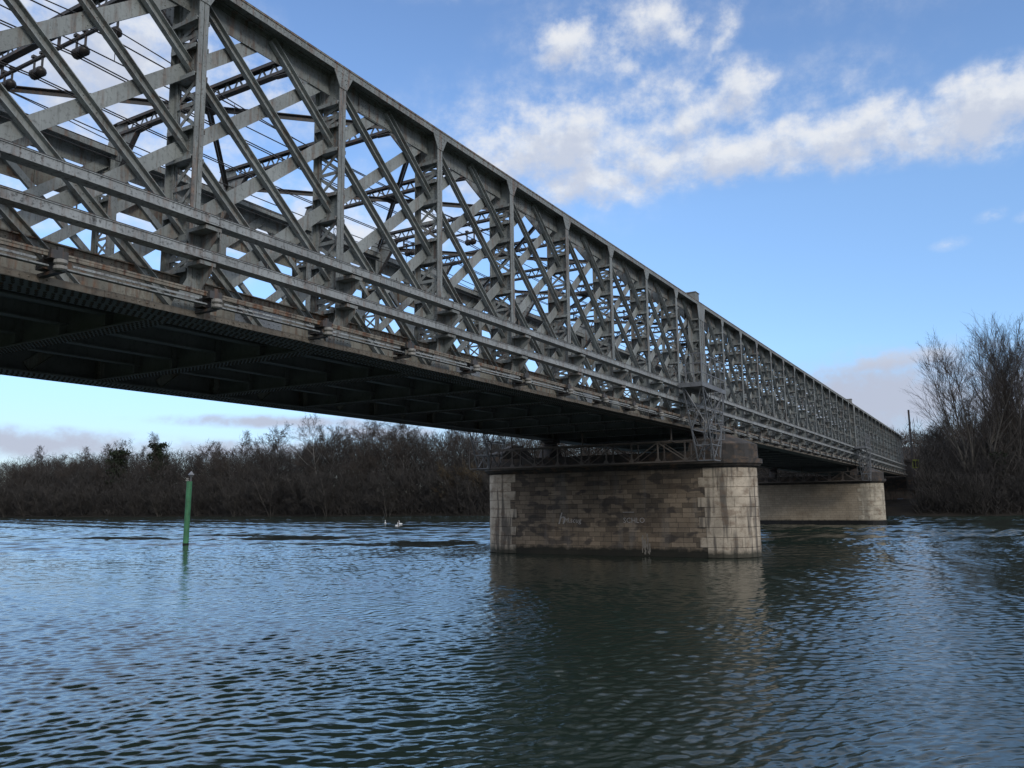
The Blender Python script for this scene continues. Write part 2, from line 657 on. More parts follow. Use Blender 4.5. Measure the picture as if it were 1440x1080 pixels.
def brace_mesh(mirror, name):
    """flat bar rising over two panels on the inner face"""
    m = MB()
    a = np.array((0, .04, 6.25))
    b = np.array((0, 2 * P - .04, 12.38))
    ang = math.atan2(b[2] - a[2], b[1] - a[1])
    n = np.array((0, -math.sin(ang), math.cos(ang)))
    q = []
    for x in (-12.452, -12.428):
        for p, s in ((a, -.135), (a, .135), (b, .135), (b, -.135)):
            v = p + n * s
            q.append((x, v[1], v[2]))
    m.hexa(q)
    q = []
    for x in (-12.50, -12.4525):
        for p, s in ((a, -.135), (a, -.122), (b, -.122), (b, -.135)):
            v = p + n * s
            q.append((x, v[1], v[2]))
    m.hexa(q)
    L = np.linalg.norm(b - a)
    d = (b - a) / L
    pts = []
    for c in (.06, .25, .5, .75, .94):
        for e in (-.12, .12):
            for s in (-.08, .08):
                v = a + d * (c * L + e) + n * s
                pts.append((-12.428, v[1], v[2]))
    m.rivets(pts, (1, 0, 0), .018)
    return m.build(name, BARS, None, mirror, mesh_only=True)


dm = {mi: strut_mesh(mi, 'diagonal_strut') for mi in (False, True)}
bm_ = {mi: brace_mesh(mi, 'flat_brace') for mi in (False, True)}
ks = [K0 + i * .5 for i in range(int((K1 - 2 - K0) * 2) + 1)]


def merged(name, me, locs, mat, nbox):
    """the far repeats of one bar as a single mesh (plain boxes, no rivets)"""
    co = [tuple(v.co) for v in me.vertices[:8 * nbox]]
    fa = [tuple(p.vertices) for p in me.polygons][:6 * nbox]
    V, F = [], []
    for (x, y, z) in locs:
        o = len(V)
        V += [(a[0] + x, a[1] + y, a[2] + z) for a in co]
        F += [tuple(i + o for i in t) for t in fa]
    me2 = bpy.data.meshes.new(name)
    me2.from_pydata(V, [], F)
    me2.materials.append(mat)
    o = link(name, me2, bridge)
    o['kind'] = 'stuff'
    return o


for kind, meshes, nbox in (('diagonal_strut', dm, 3), ('flat_brace', bm_, 2)):
    near = [k for k in ks if k > -11]
    for k in near:
        link(kind, meshes[False], bridge, (0, T(k), 0))
    far = [k for k in ks if k > -10][:99 - len(near)]
    for k in far:
        link(kind, meshes[True], bridge, (0, T(k), 0))
    merged(kind, meshes[True], [(0, T(k), 0) for k in ks if k not in far], BARS, nbox)

# beige screen panels hung on the far truss
sp = MB()
sp.box(-20.97, -20.93, .22, P - .22, 11.10, 12.0)
sp.box(-20.925, -20.90, .22, P - .22, 11.08, 11.13)
sp.box(-20.925, -20.90, P * .5 - .03, P * .5 + .03, 11.131, 12.0)
spm = sp.build('screen_panel', SCREEN, mesh_only=True)
for k in range(-10, K1):
    link('screen_panel', spm, bridge, (0, T(k), 0))

# ------------------------------------------------ floor
fb = MB()
xa, xb = -12.86, -20.34
fb.box(xa, xb, -.012, .012, 6.10, 6.66)
fb.box(xa, xb, -.20, .20, 6.062, 6.095)
fb.box(xa, xb, -.18, .18, 6.661, 6.68)
for s in (-1, 1):
    fb.box(xa, xb, s * .013, s * .11, 6.0955, 6.112)
for x in (-14.3, -15.8, -17.4, -18.9):
    for s in (-1, 1):
        fb.box(x - .05, x + .05, s * .0125, s * .17, 6.12, 6.66)
fbn = MB()
fbn.v, fbn.f, fbn.mi = list(fb.v), list(fb.f), list(fb.mi)
pts = []
i = 0
x = xa - .06
while x > xb:
    pts += [(x, y + 0, 6.062) for y in (-.15, -.05, .05, .15)]
    x -= .13
fbn.cur = 1  # dark slot paints the shading of the rivet heads
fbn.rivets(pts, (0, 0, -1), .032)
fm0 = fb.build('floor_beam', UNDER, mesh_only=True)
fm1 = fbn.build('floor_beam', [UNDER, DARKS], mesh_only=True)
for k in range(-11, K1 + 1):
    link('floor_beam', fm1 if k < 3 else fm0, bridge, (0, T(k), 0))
for x in (-14.3, -15.8, -17.4, -18.9):
    st = MB()
    st.box(x - .008, x + .008, Y0, Y1, 6.36, 6.65)
    st.box(x - .11, x + .11, Y0, Y1, 6.33, 6.359)
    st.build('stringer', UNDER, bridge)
dk = MB()
dk.box(-12.425, -20.775, Y0, Y1, 6.682, 6.73)
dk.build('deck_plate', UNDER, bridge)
# lateral bracing under the floor
lb = MB()
for k in range(-10, K1, 2):
    pass

# ------------------------------------------------ top lateral system
ts = MB()
za, zc = 13.02, 13.40
ts.cur = 0
xs, xe = -13.25, -20.35
for z in (za, zc):
    ts.box(xs, xe, -.085, .085, z - .008, z + .012)
    s = 1 if z == za else -1
    ts.box(xs, xe, -.085, -.07, z + .0121 * s, z + .07 * s)
    ts.box(xs, xe, .07, .085, z + .0121 * s, z + .07 * s)
# plates standing on the truss flange, lower chord bending into the knee gusset
for sgn, xk, x2 in ((1, xs, -12.75), (-1, xe, -20.45)):
    xb2 = x2 - sgn * .95
    ts.cur = 0
    ts.bar((xk, 0, zc), (xk + sgn * .32, 0, zc - .02), .17, .02)
    ts.bar((xb2 - sgn * .5, 0, za - .022), (xb2, 0, za - .06), .15, .02)
    ts.bar((xb2, 0, za - .06), (x2 - sgn * .02, 0, 11.72), .15, .02)
    ts.cur = 2
    ts.prism([(xk - sgn * .35, za + .02), (xk - sgn * .35, zc - .02), (xk + sgn * .3, zc - .04), (xk + sgn * .62, 12.66), (x2 - sgn * .15, 12.66)], 1, -.006, .006)
    ts.prism([(x2 - sgn * .03, 11.72), (x2 - sgn * .03, 12.62), (xk - sgn * .3, za - .02), (xb2, za - .055)], 1, -.03, -.017)
    ts.rivets([(x2 - sgn * (.10 + .13 * j), -.03, 11.95 + .17 * j + .14 * i) for j in range(6) for i in range(3) if 11.95 + .17 * j + .14 * i < 12.98], (0, -1, 0), .018)
ts.cur = 1
n = 17
for i in range(n):
    x = xs + (xe - xs) * (i + .5) / n
    w = (xe - xs) / n
    ts.bar((x - w / 2, .05, za + .02), (x, .05, zc - .02), .012, .055)
    ts.bar((x, .035, zc - .02), (x + w / 2, .035, za + .02), .012, .055)
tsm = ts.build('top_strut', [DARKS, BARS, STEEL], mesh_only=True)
for k in range(-11, K1 + 1):
    link('top_strut', tsm, bridge, (0, T(k), 0))
wb = MB()


def tee(m, a, b, w=.16, h=.12):
    a, b = np.array(a), np.array(b)
    m.bar(a, b, w, .018)
    m.bar(a - np.array((0, 0, h / 2 + .0095)), b - np.array((0, 0, h / 2 + .0095)), .018, h)


m1, m2 = MB(), MB()
tee(m1, (-20.42, 0, 12.90), (-12.78, 2 * P, 12.90))
tee(m2, (-12.78, 0, 12.86), (-20.42, 2 * P, 12.86))
m1.box(-16.95, -16.25, P - .35, P + .35, 12.875, 12.888)
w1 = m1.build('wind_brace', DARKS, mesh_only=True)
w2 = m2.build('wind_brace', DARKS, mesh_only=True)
for k in range(-12, K1, 2):
    link('wind_brace', w1, bridge, (0, T(k), 0))
    link('wind_brace', w2, bridge, (0, T(k), 0))

# ------------------------------------------------ runway rails on the outside of the near truss
for (x, z0, z1) in ((-11.50, 7.56, 7.78), (-11.62, 6.94, 7.16)):
    m = MB()
    z0 = z0 + .085
    m.box(x + .004, x - .014, Y0, T(K1) - 1, z0, z1)
    m.box(x + .018, x - .12, Y0, T(K1) - 1, z1 + .0005, z1 + .016)
    m.box(x + .018, x - .24, Y0, T(K1) - 1, z0 - .016, z0 - .0005)
    for k in range(K0, K1):
        m.box(x + .0045, x + .012, T(k) - .16, T(k) + .16, z0 + .02, z1 - .02)
        if T(k) < RV1:
            m.rivets([(x + .012, T(k) + a, (z0 + z1) / 2 + b) for a in (-.1, .1) for b in (-.055, .055)], (1, 0, 0), .018)
    o = m.build('runway_rail', RAILP, bridge)
    e = MB()
    e.box(x + .02, x - .121, Y0, T(K1) - 1, z1 + .0165, z1 + .03)
    for k in range(K0, K1):
        e.tube([(x - .02, T(k) + 1.4, z1 + .02), (x - .02, T(k) + 1.4, z1 + .12)], .012, 6)
    e.build('rail_top_grime', DARKS, o)
br = MB()
for (x1, ztop, zin) in ((-11.515, 7.54, 7.0), (-11.635, 6.92, 6.45)):
    br.prism([(XO + .003, ztop), (x1, ztop), (x1, ztop - .09), (XO + .003, zin)], 1, .12, .135)
    br.box(XO + .003, x1, -.14, .20, ztop + .0005, ztop + .068)
    br.box(XO + .003, XO + .018, .04, .20, zin, ztop - .001)
brm = br.build('rail_bracket', STEEL, mesh_only=True)
for k in range(-11, K1):
    link('rail_bracket', brm, bridge, (0, T(k), 0))

# rusty conduit rail on insulated clamps along the bottom flange
m = MB()
yk = 6.55 - 2.795 * 3
ks_cl = []
while yk < T(K1) - 2:
    ks_cl.append(yk)
    yk += 2.795
for i, y in enumerate(ks_cl[:-1]):
    m.box(-11.575, -11.595, y + .25, y + 2.5, 6.255, 6.290)
    m.box(-11.60, -11.70, y + .10, y + 2.7, 6.20, 6.2245)
o = m.build('cable_rail', RAILP, bridge)
m = MB()
for i, y in enumerate(ks_cl[:-1]):
    m.box(-11.56, -11.66, y + .02, y + 2.775, 6.3955, 6.425)
    m.box(-11.57, -11.63, y + .14, y + 2.66, 6.345, 6.395)
    m.box(-11.566, -11.5695, y + .3, y + .9 + (i * 37 % 10) * .08, 6.36, 6.394)
m.build('rusty_cover', RUSTY, o)
cl = MB()
cl.box(-11.52, -11.98, -.05, .05, 6.10, 6.15)
cl.box(-11.55, -11.95, .06, .14, 6.15, 6.19)
cl.box(-11.74, -11.94, -.10, .10, 6.19, 6.34)
cl.box(-11.50, -11.70, -.13, .13, 6.31, 6.44)
cl.box(-11.52, -11.58, -.02, .06, 6.44, 6.50)
clm = cl.build('rail_clamp', DARKS, mesh_only=True)
ins = MB()
for x, z in ((-11.47, 6.13), (-11.47, 6.22)):
    ins.tube([(x, 0, z), (x, 0, z + .02), (x, 0, z + .065), (x, 0, z + .08)], [.07, .095, .095, .06], 12)
insm = ins.build('insulator', PORC, mesh_only=True)
for y in ks_cl:
    if y > -1:
        c = link('rail_clamp', clm, bridge, (0, y, 0))
        link('insulator', insm, c)

# ------------------------------------------------------------------ stone piers
def stadium(off, xr=-9.70, xl=-24.45, r=1.6, n=10, yc=0.0):
    """outline of the pier, counter-clockwise from above, with offset"""
    pts = []
    for i in range(n + 1):
        t = -PI / 2 + PI * i / n
        pts.append((xr - r + (r + off) * math.cos(t), yc + (r + off) * math.sin(t)))
    for i in range(n + 1):
        t = PI / 2 + PI * i / n
        pts.append((xl + r + (r + off) * math.cos(t), yc + (r + off) * math.sin(t)))
    return pts


def loft(m, o0, z0, o1, z1, cap0=False, cap1=True, **kw):
    a, b = stadium(o0, **kw), stadium(o1, **kw)
    n = len(a)
    vs = [(x, y, z0) for x, y in a] + [(x, y, z1) for x, y in b]
    fs = [(i, (i + 1) % n, (i + 1) % n + n, i + n) for i in range(n)]
    if cap1:
        fs.append(tuple(range(n, 2 * n)))
    if cap0:
        fs.append(tuple(range(n - 1, -1, -1)))
    m.add(vs, fs)


def quoins(m, right, seed):
    """rounded pier end laid in tall courses with long and short returns"""
    rr = random.Random(seed)
    xr, xl, r = -9.70, -24.45, 1.6
    nc = 9
    z0, ch = -.6, (4.2 + .02) / nc
    for c in range(-1, nc):
        za, zb = .0 + c * ch + .008, (c + 1) * ch - .008
        ret = (.78 if c % 2 else .45) + rr.uniform(-.05, .05)
        ret2 = (.45 if c % 2 else .78) + rr.uniform(-.05, .05)
        # arc-length positions along the strip
        L = ret + PI * r + ret2
        cuts = [0]
        while cuts[-1] < L - 1.0:
            cuts.append(cuts[-1] + rr.uniform(.75, 1.45))
        cuts[-1] = L
        for a, b in zip(cuts[:-1], cuts[1:]):
            a2, b2 = a + .006, b - .006
            k = max(1, int((b2 - a2) / .22))
            out = .02 + rr.uniform(-.006, .010)

            def pt(s, o):
                if s < ret:
                    x, y, nx, ny = -(ret - s), -r, 0, -1
                elif s < ret + PI * r:
                    t = -PI / 2 + (s - ret) / r
                    x, y, nx, ny = r * math.cos(t), r * math.sin(t), math.cos(t), math.sin(t)
                else:
                    x, y, nx, ny = -(s - ret - PI * r), r, 0, 1
                x, y = x + nx * o, y + ny * o
                return (xr - r + x, y) if right else (xl + r - x, -y)
            ss = [a2 + (b2 - a2) * i / k for i in range(k + 1)]
            vs = []
            for s in ss:
                p0, p1, p2 = pt(s, -.05), pt(s, out - .012), pt(s, out)
                vs += [(p0[0], p0[1], za), (p1[0], p1[1], za), (p2[0], p2[1], za + .012), (p2[0], p2[1], zb - .012), (p1[0], p1[1], zb), (p0[0], p0[1], zb)]
            fs = []
            for i in range(k):
                for j in range(5):
                    q = i * 6 + j
                    fs.append((q, q + 6, q + 7, q + 1))
            fs.append((0, 1, 2, 3, 4, 5))
            fs.append(tuple(k * 6 + j for j in (5, 4, 3, 2, 1, 0)))
            m.add(vs, fs)


def text_mesh(body, size, x, y, z, rx, parent, mat, name, slant=0.0):
    cu = bpy.data.curves.new('chalk', 'FONT')
    cu.body = body
    cu.size = size
    cu.shear = slant
    cu.extrude = .0015
    cu.resolution_u = 2
    ob = bpy.data.objects.new('chalk', cu)
    C.objects.link(ob)
    dg = bpy.context.evaluated_depsgraph_get()
    me = bpy.data.meshes.new_from_object(ob.evaluated_get(dg))
    bpy.data.objects.remove(ob)
    me.materials.clear()
    me.materials.append(mat)
    o = link(name, me, parent)
    o.location = (x, y, z)
    o.rotation_euler = rx
    return o


def pier(y, name, label, stone, quoin, footing, seed):
    root = empty(name, (0, y, 0))
    tag(root, label, 'bridge pier')
    m = MB()
    loft(m, 0, -1.5, 0, 4.2)
    m.build('shaft', stone, root)
    for right in (True, False):
        q = MB()
        quoins(q, right, seed + right)
        q.build('rounded_quoin_end', quoin, root)
    m = MB()
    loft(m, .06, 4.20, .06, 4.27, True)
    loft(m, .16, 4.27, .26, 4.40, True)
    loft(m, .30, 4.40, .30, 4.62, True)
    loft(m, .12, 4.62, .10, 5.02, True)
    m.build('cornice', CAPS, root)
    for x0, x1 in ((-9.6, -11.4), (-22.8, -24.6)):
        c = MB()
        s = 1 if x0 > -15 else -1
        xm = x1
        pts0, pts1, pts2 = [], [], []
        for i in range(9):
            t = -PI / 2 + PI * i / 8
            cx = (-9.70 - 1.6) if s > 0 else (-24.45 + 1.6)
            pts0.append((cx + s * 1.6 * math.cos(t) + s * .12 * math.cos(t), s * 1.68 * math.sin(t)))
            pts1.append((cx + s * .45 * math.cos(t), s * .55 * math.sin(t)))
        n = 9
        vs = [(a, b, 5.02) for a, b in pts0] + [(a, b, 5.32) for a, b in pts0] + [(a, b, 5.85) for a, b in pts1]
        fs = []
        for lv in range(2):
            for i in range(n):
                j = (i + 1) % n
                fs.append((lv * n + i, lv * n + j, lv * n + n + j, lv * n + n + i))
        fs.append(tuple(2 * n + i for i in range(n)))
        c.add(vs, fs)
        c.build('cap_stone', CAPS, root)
    for x in (-12.42, -20.78):
        b = MB()
        b.prism([(-.85, 5.02), (.85, 5.02), (.32, 5.75), (-.32, 5.75)], 0, x - .34, x + .34)
        b.tube([(x - .36, 0, 5.83), (x + .36, 0, 5.83)], .09, 10)
        b.box(x - .36, x + .36, -.42, .42, 5.90, 6.03)
        b.build('bearing', DARKS, root)
    if footing:
        f = MB()
        loft(f, .10, -1.5, .08, .40)
        f.build('dark_footing', BLACKB, root)
    return root


p1 = pier(T(0), 'stone_pier', 'nearest stone bridge pier, soot stained brown masonry with pale rounded ends and chalk tags', STONE, QUOIN, False, 3)
text_mesh('h', .85, -19.62, -1.606, 1.55, (PI / 2, 0, 0), p1, CHALK, 'chalk_writing', .3)
text_mesh('M.scug', .36, -19.25, -1.606, 1.62, (PI / 2, 0, 0), p1, CHALK, 'chalk_writing', .15)
text_mesh('SCHLO', .36, -15.95, -1.606, 1.62, (PI / 2, 0, 0), p1, CHALK, 'chalk_writing')
m = MB()
m.box(-15.95, -15.35, -1.6035, -1.61, 2.12, 2.15)
m.build('chalk_writing', CHALK, p1)
m = MB()                      # pale lime drips low on the face
rr = random.Random(4)
for x, z0, z1 in ((-14.95, .18, 1.0), (-14.82, .1, .8), (-14.70, .15, 1.02), (-14.62, .1, .6), (-14.88, .45, .75)):
    z = z0
    while z < z1:
        w = rr.uniform(.02, .05)
        xx = x + rr.uniform(-.03, .03)
        m.box(xx - w, xx + w, -1.603, -1.606 - rr.uniform(0, .004), z, z + .11)
        z += .105
m.build('lime_drips', LIME, p1)
pier(T(14), 'stone_pier', 'second stone pier farther across, cleaned pale masonry on a dark footing', STONEL, QUOINL, True, 8)
pier(T(-14) + 1.0, 'stone_pier', 'stone pier on the near bank at the start of the bridge, behind the viewpoint', STONE, QUOIN, False, 14)

# far abutment
ab = empty('stone_abutment', (-16.6, T(28) + .4, 0))
tag(ab, 'dark stone abutment at the far bank carrying the bridge end, with a raised pillar', 'abutment')
m = MB()
m.box(-7, 5.75, -.6, 9, -1.5, 3.75)
m.build('wall', ABUTS, ab)
m = MB()
m.box(-7.15, 5.95, -.75, 9, 3.75, 4.12)
m.box(-7.1, 5.85, .9, 9, 4.121, 6.0)
m.build('coping', CAPS, ab)
m = MB()
m.box(4.75, 5.70, -.2, .9, 4.121, 8.35)
m.box(4.6, 5.85, -.35, 1.05, 8.351, 8.75)
m.build('pillar', CAPS, ab)
sg = empty('wall_plate', (-12.9, T(28) - .21, 2.25))
tag(sg, 'small faded blue plate fixed to the dark far abutment wall', 'sign')
m = MB()
m.box(-.42, .42, -.012, 0, -.26, .26)
m.build('plate', BLUES, sg)
m = MB()
for z in (.08, -.08):
    m.box(-.3, .3, -.016, -.0125, z - .03, z + .03)
m.build('pale_line', CHALK, sg)

# ------------------------------------------------------------------ inspection gantries
def gantry(y, label):
    root = empty('inspection_gantry', (0, y, 4.43))
    tag(root, label, 'inspection gantry', 'inspection gantries hanging beside the piers')
    # lattice walkway under the deck
    m = MB()
    xa, xb = -10.45, -23.3
    for yy in (-.42, .42):
        for z in (0, .92):
            m.box(xa, xb, yy - .03, yy + .03, z - .03, z + .03)
        n = 10
        w = (xb - xa) / n
        for i in range(n + 1):
            x = xa + w * i
            m.box(x - .03, x + .03, yy - .025, yy + .025, .0305, .8895)
            if i < n:
                x2 = x + w
                a, b = (x, x2) if i % 2 else (x2, x)
                m.bar((a, yy, .03), (b, yy, .89), .035, .045)
                m.prism([(x - .14, .031), (x + .14, .031), (x + .03, .2), (x - .03, .2)], 1, yy - .008 - .03, yy - .031)
    m.build('under_deck_truss', GANT, root)
    m = MB()
    m.box(xa, xb, -.39, .39, -.055, -.031)
    m.build('walkway_floor', GANT, root)
    for x in (-12.5, -17, -21):
        m = MB()
        m.bar((x, 0, .95), (x, 0, 1.55), .06, .06, (0, 1, 0))
        m.bar((x, -.40, .95), (x, .40, .95), .06, .06)
        m.build('hanger', GANT, root)
    for near in (True, False):
        s = 1 if near else -1

        def X(x):
            return x if near else -33.2 - x
        name = 'end_tower'
        m = MB()
        # legs from the foot up to the wide platform
        top = [(-11.3, -1.75, 3.28), (-10.42, -1.75, 3.28), (-10.42, 1.65, 3.28), (-11.3, 1.65, 3.28)]
        bot = [(-11.15, -.45, 0), (-10.42, -.45, 0), (-10.42, .45, 0), (-11.15, .45, 0)]
        midp = [(-11.2, -1.0, 1.35), (-10.42, -1.0, 1.35), (-10.42, .9, 1.35), (-11.2, .9, 1.35)]
        def P_(q):
            return (X(q[0]), q[1], q[2])
        for t, c, b in zip(top, midp, bot):
            m.bar(P_(b), P_(c), .055, .055, (0, 1, 0))
            m.bar(P_(c), P_(t), .055, .055, (0, 1, 0))
        for frac in (0, .5, 1):
            ring = [tuple(b[i] + (c[i] - b[i]) * frac for i in range(3)) for b, c in zip(bot, midp)]
            for i in range(4):
                m.bar(P_(ring[i]), P_(ring[(i + 1) % 4]), .045, .045)
        for frac in (.45,):
            ring = [tuple(b[i] + (c[i] - b[i]) * frac for i in range(3)) for b, c in zip(midp, top)]
            for i in range(4):
                m.bar(P_(ring[i]), P_(ring[(i + 1) % 4]), .045, .045)
        for i in range(4):
            j = (i + 1) % 4
            m.bar(P_(bot[i]), P_(midp[j]), .04, .04)
            m.bar(P_(midp[j]), P_(top[i]), .04, .04)
            m.bar(P_(midp[i]), P_(top[j]), .03, .03)
        m.build(name, GALV, root)
        # ladder with its safety hoops
        l = MB()
        for yy in (-.2, .2):
            l.bar((X(-10.62), yy, .05), (X(-10.62), yy, 3.9), .03, .03, (0, 1, 0))
        for i in range(14):
            l.bar((X(-10.62), -.2, .25 + i * .26), (X(-10.62), .2, .25 + i * .26), .02, .02)
        for i in range(4):
            z = .9 + i * .7
            l.tube([(X(-10.62 + .0), -.3, z), (X(-10.3), -.36, z), (X(-10.05), 0, z), (X(-10.3), .36, z), (X(-10.62), .3, z)], .012, 5)
        for a in ((-10.3, -.36), (-10.05, 0), (-10.3, .36)):
            l.bar((X(a[0]), a[1], .9), (X(a[0]), a[1], 3.0), .022, .022, (0, 1, 0))
        l.build('ladder', GALV, root)
        pf = MB()
        pf.box(X(-11.42), X(-10.36), -1.85, 1.75, 3.27, 3.32)
        pf.box(X(-11.42), X(-11.37), -1.85, 1.75, 3.13, 3.269)
        pf.box(X(-10.41), X(-10.36), -1.85, 1.75, 3.13, 3.269)
        pf.box(X(-11.36), X(-10.42), -1.85, -1.8, 3.13, 3.269)
        pf.build('platform', GALV, root)
        r = MB()
        ys = [-1.8 + i * .7 for i in range(6)]
        for yy in ys:
            r.bar((X(-10.39), yy, 3.32), (X(-10.39), yy, 4.58), .04, .04, (0, 1, 0))
        for z in (3.75, 4.15, 4.58):
            r.bar((X(-10.39), -1.8, z), (X(-10.39), 1.7, z), .035, .035)
            r.bar((X(-11.1), -1.8, z), (X(-10.39), -1.8, z), .035, .035)
        for x in (-11.1, -10.75):
            r.bar((X(x), -1.8, 3.32), (X(x), -1.8, 4.58), .04, .04, (0, 1, 0))
        r.build('railing', GALV, root)
        w = MB()
        for yy in (-1.2, 1.1):
            w.tube([(X(-11.52), yy, 3.42), (X(-11.44), yy, 3.42)], .09, 12)
            w.box(X(-11.47), X(-11.40), yy - .05, yy + .05, 3.10, 3.40)
        w.build('runner_wheels', DARKS, root)
    return root


gantry(T(0) - 3.85, 'galvanised inspection gantry with cage tower and railing in front of the nearest stone pier')
gantry(T(14) - 3.85, 'distant inspection gantry with cage tower in front of the second, pale pier')

# ------------------------------------------------------------------ catenary inside the trusses
XWIRE = ((-18.9, 12.42, 1), (-17.67, 12.36, 2), (-16.05, 12.36, 2), (-14.94, 12.42, 1))
ws = empty('wire_support', (0, 0, 0))
m = MB()
m.tube([(-14.3, 0, 12.72), (-19.5, 0, 12.72)], .045, 8)
for x in (-14.6, -16.9, -19.2):
    m.bar((x, 0, 12.72), (x, 0, 13.02), .05, .05, (0, 1, 0))
m.build('support_tube', DARKS, ws)
for x, z, nn in XWIRE:
    h = MB()
    for dx in (-.16, .16):
        h.bar((x + dx, 0, 12.80), (x + dx, 0, z + .02), .05, .03, (0, 1, 0))
        h.box(x + dx - .05, x + dx + .05, -.06, .06, 12.76, 12.82)
    h.build('hanger_strap', DARKS, ws)
    i_ = MB()
    i_.tube([(x - .24, 0, z), (x - .2, 0, z), (x - .17, 0, z), (x - .06, 0, z), (x - .03, 0, z), (x + .03, 0, z), (x + .06, 0, z), (x + .17, 0, z), (x + .2, 0, z), (x + .24, 0, z)], [.04, .09, .115, .115, .08, .08, .115, .115, .09, .04], 10)
    i_.build('insulator', INSUL, ws, smooth=True)
ws.location = (0, T(-8) + .05, 0)
tag(ws, 'black overhead wire support with four insulators at the upper left, nearest in view', 'wire support', 'wire supports under the top struts')
for k in (-12, -4, 0, 4, 8, 12, 16, 20, 24):
    c = copy_tree(ws, (0, T(k) + .05, 0))
    if k == -4:
        c['label'] = 'wire support with insulators under a top strut, fourth post short of the nearest pier'
    elif k == 0:
        c['label'] = 'wire support under the top strut directly above the nearest stone pier'
    elif k == -12:
        c['label'] = 'wire support nearest the start of the bridge, outside the picture on the left'
    else:
        c['label'] = 'tiny wire support deep inside the far spans of the bridge, beyond the nearest pier'
stations = [-12, -8, -4, 0, 4, 8, 12, 16, 20, 24]
for x, z, nn in XWIRE:
    m = MB()
    for a, b in zip(stations[:-1], stations[1:]):
        for q in range(nn):
            dx = (q - (nn - 1) / 2) * .10
            pts = []
            for i in range(9):
                t = i / 8
                pts.append((x + dx, T(a) + (T(b) - T(a)) * t + .05, z - .11 - .16 * 4 * t * (1 - t)))
            m.tube(pts, .016, 5, False)
    o = m.build('overhead_wire', WIRE)
    tag(o, {-18.9: 'single overhead feeder wire nearest the far truss', -17.67: 'twin overhead wire just beyond the bridge middle', -16.05: 'twin overhead wire just this side of the bridge middle', -14.94: 'single overhead feeder wire nearest the near truss'}[x], 'wire', 'wires strung through the bridge')
for x, lab in ((-14.45, 'contact wire with droppers above the near track'), (-18.75, 'contact wire with droppers above the far track')):
    m = MB()
    pts_c, pts_m = [], []
    for i in range(0, 145):
        y = T(-12) + i * 1.0
        ph = ((y - T(-12)) / (4 * P)) % 1
        pts_c.append((x, y, 11.55))
        pts_m.append((x, y, 12.25 - .45 * 4 * ph * (1 - ph)))
        if i % 3 == 0:
            m.tube([(x, y, 11.55), (x, y, pts_m[-1][2])], .009, 4, False)
    m.tube(pts_c, .014, 5, False)
    m.tube(pts_m, .013, 5, False)
    o = m.build('contact_wire', WIRE)
    tag(o, lab, 'wire', 'wires strung through the bridge')
for (x, y, z, lab) in ((-14.6, T(-6) + 2.3, 12.0, 'slack loops of black cable on the wires above the near track'), (-18.6, T(-6) + 2.4, 11.9, 'slack loops of black cable on the wires above the far track')):
    m = MB()
    pts = []
    for i in range(90):
        t = i / 89
        a = t * 2 * PI * 6
        pts.append((x + .03 * math.sin(a * .5), y + 1.7 * t + .12 * math.cos(a), z - .05 + .13 * math.sin(a)))
    m.tube(pts, .012, 5)
    o = m.build('cable_loops', WIRE)
    tag(o, lab, 'cable', 'wires strung through the bridge')

# ------------------------------------------------------------------ mast, signal box on the far bank
mt = empty('catenary_mast', (-11.2, 153.4, 7.2))
tag(mt, 'dark railway mast rising beyond the far end of the bridge against the wooded slope', 'mast')
m = MB()
m.box(-.14, .14, -.14, -.12, 0, 10.3)
m.box(-.14, .14, .12, .14, 0, 10.3)
m.box(-.02, .02, -.1199, .1199, 0, 10.3)
m.build('pole', DARKS, mt)
m = MB()
m.bar((0, 0, 5.1), (-4.2, 0, 5.2), .08, .08)
m.bar((0, 0, 4.4), (-4.2, 0, 4.3), .06, .06)
m.bar((-2.2, 0, 4.35), (-2.2, 0, 5.15), .05, .05, (0, 1, 0))
m.build('bracket_arm', GALV, mt)
m = MB()
m.box(-.3, .3, -.3, .3, -.7, 0)
m.box(-.22, .22, -.2, .2, 6.7, 6.95)
m.build('base_and_clamp', DARKS, mt)
yb = empty('signal_cabinet', (-10.5, 149.7, 6.0))
tag(yb, 'small yellow green framed cabinet on legs beside the far abutment pillar', 'cabinet')
m = MB()
m.box(-.42, .42, -.3, .3, 1.45, 2.75)
m.build('body', BLACKB, yb)
m = MB()
for x in (-.42, .42):
    m.box(x - .07, x + .07, -.33, -.301, 1.45, 2.75)
m.box(-.349, .349, -.33, -.301, 2.6, 2.75)
m.box(-.349, .349, -.33, -.301, 1.45, 1.58)
m.box(-.05, .05, -.33, -.301, 1.581, 2.599)
m.box(-.5, .5, -.36, .36, 2.751, 2.85)
m.build('painted_frame', YELLOW, yb)
for x in (-.35, .35):
    m = MB()
    m.box(x - .05, x + .05, -.05, .05, -1.5, 1.449)
    m.build('leg', DARKS, yb)

# ------------------------------------------------------------------ green river marker
gp = empty('river_marker_post', (-48.85, 38.0, 0))
tag(gp, 'leaning green channel marker post standing in the water with a grey topmark', 'marker post')
m = MB()
n = 20
m.tube([(0, 0, -1.5), (0, 0, .14), (0, 0, 2.5), (0, 0, 2.54), (0, 0, 2.55), (0, 0, 4.45)], [.19, .19, .19, .20, .19, .19], n)
m.build('pole', GREEN, gp)
m = MB()
m.tube([(0, 0, -1.0), (0, 0, .16)], .21, n)
m.build('waterline_band', BLACKB, gp)
m = MB()
m.tube([(.1, 0, 4.4), (.1, 0, 5.1)], .035, 8)
m.build('topmark_stem', GALV, gp)
m = MB()
m.tube([(.1, 0, 4.90), (.1, 0, 5.16)], [.25, .02], 4)
m.tube([(.1, 0, 4.70), (.1, 0, 4.89)], [.04, .19], 4)
m.build('topmark', GALV, gp)
m = MB()
m.box(-.25, -.08, -.08, .08, 4.48, 4.56)
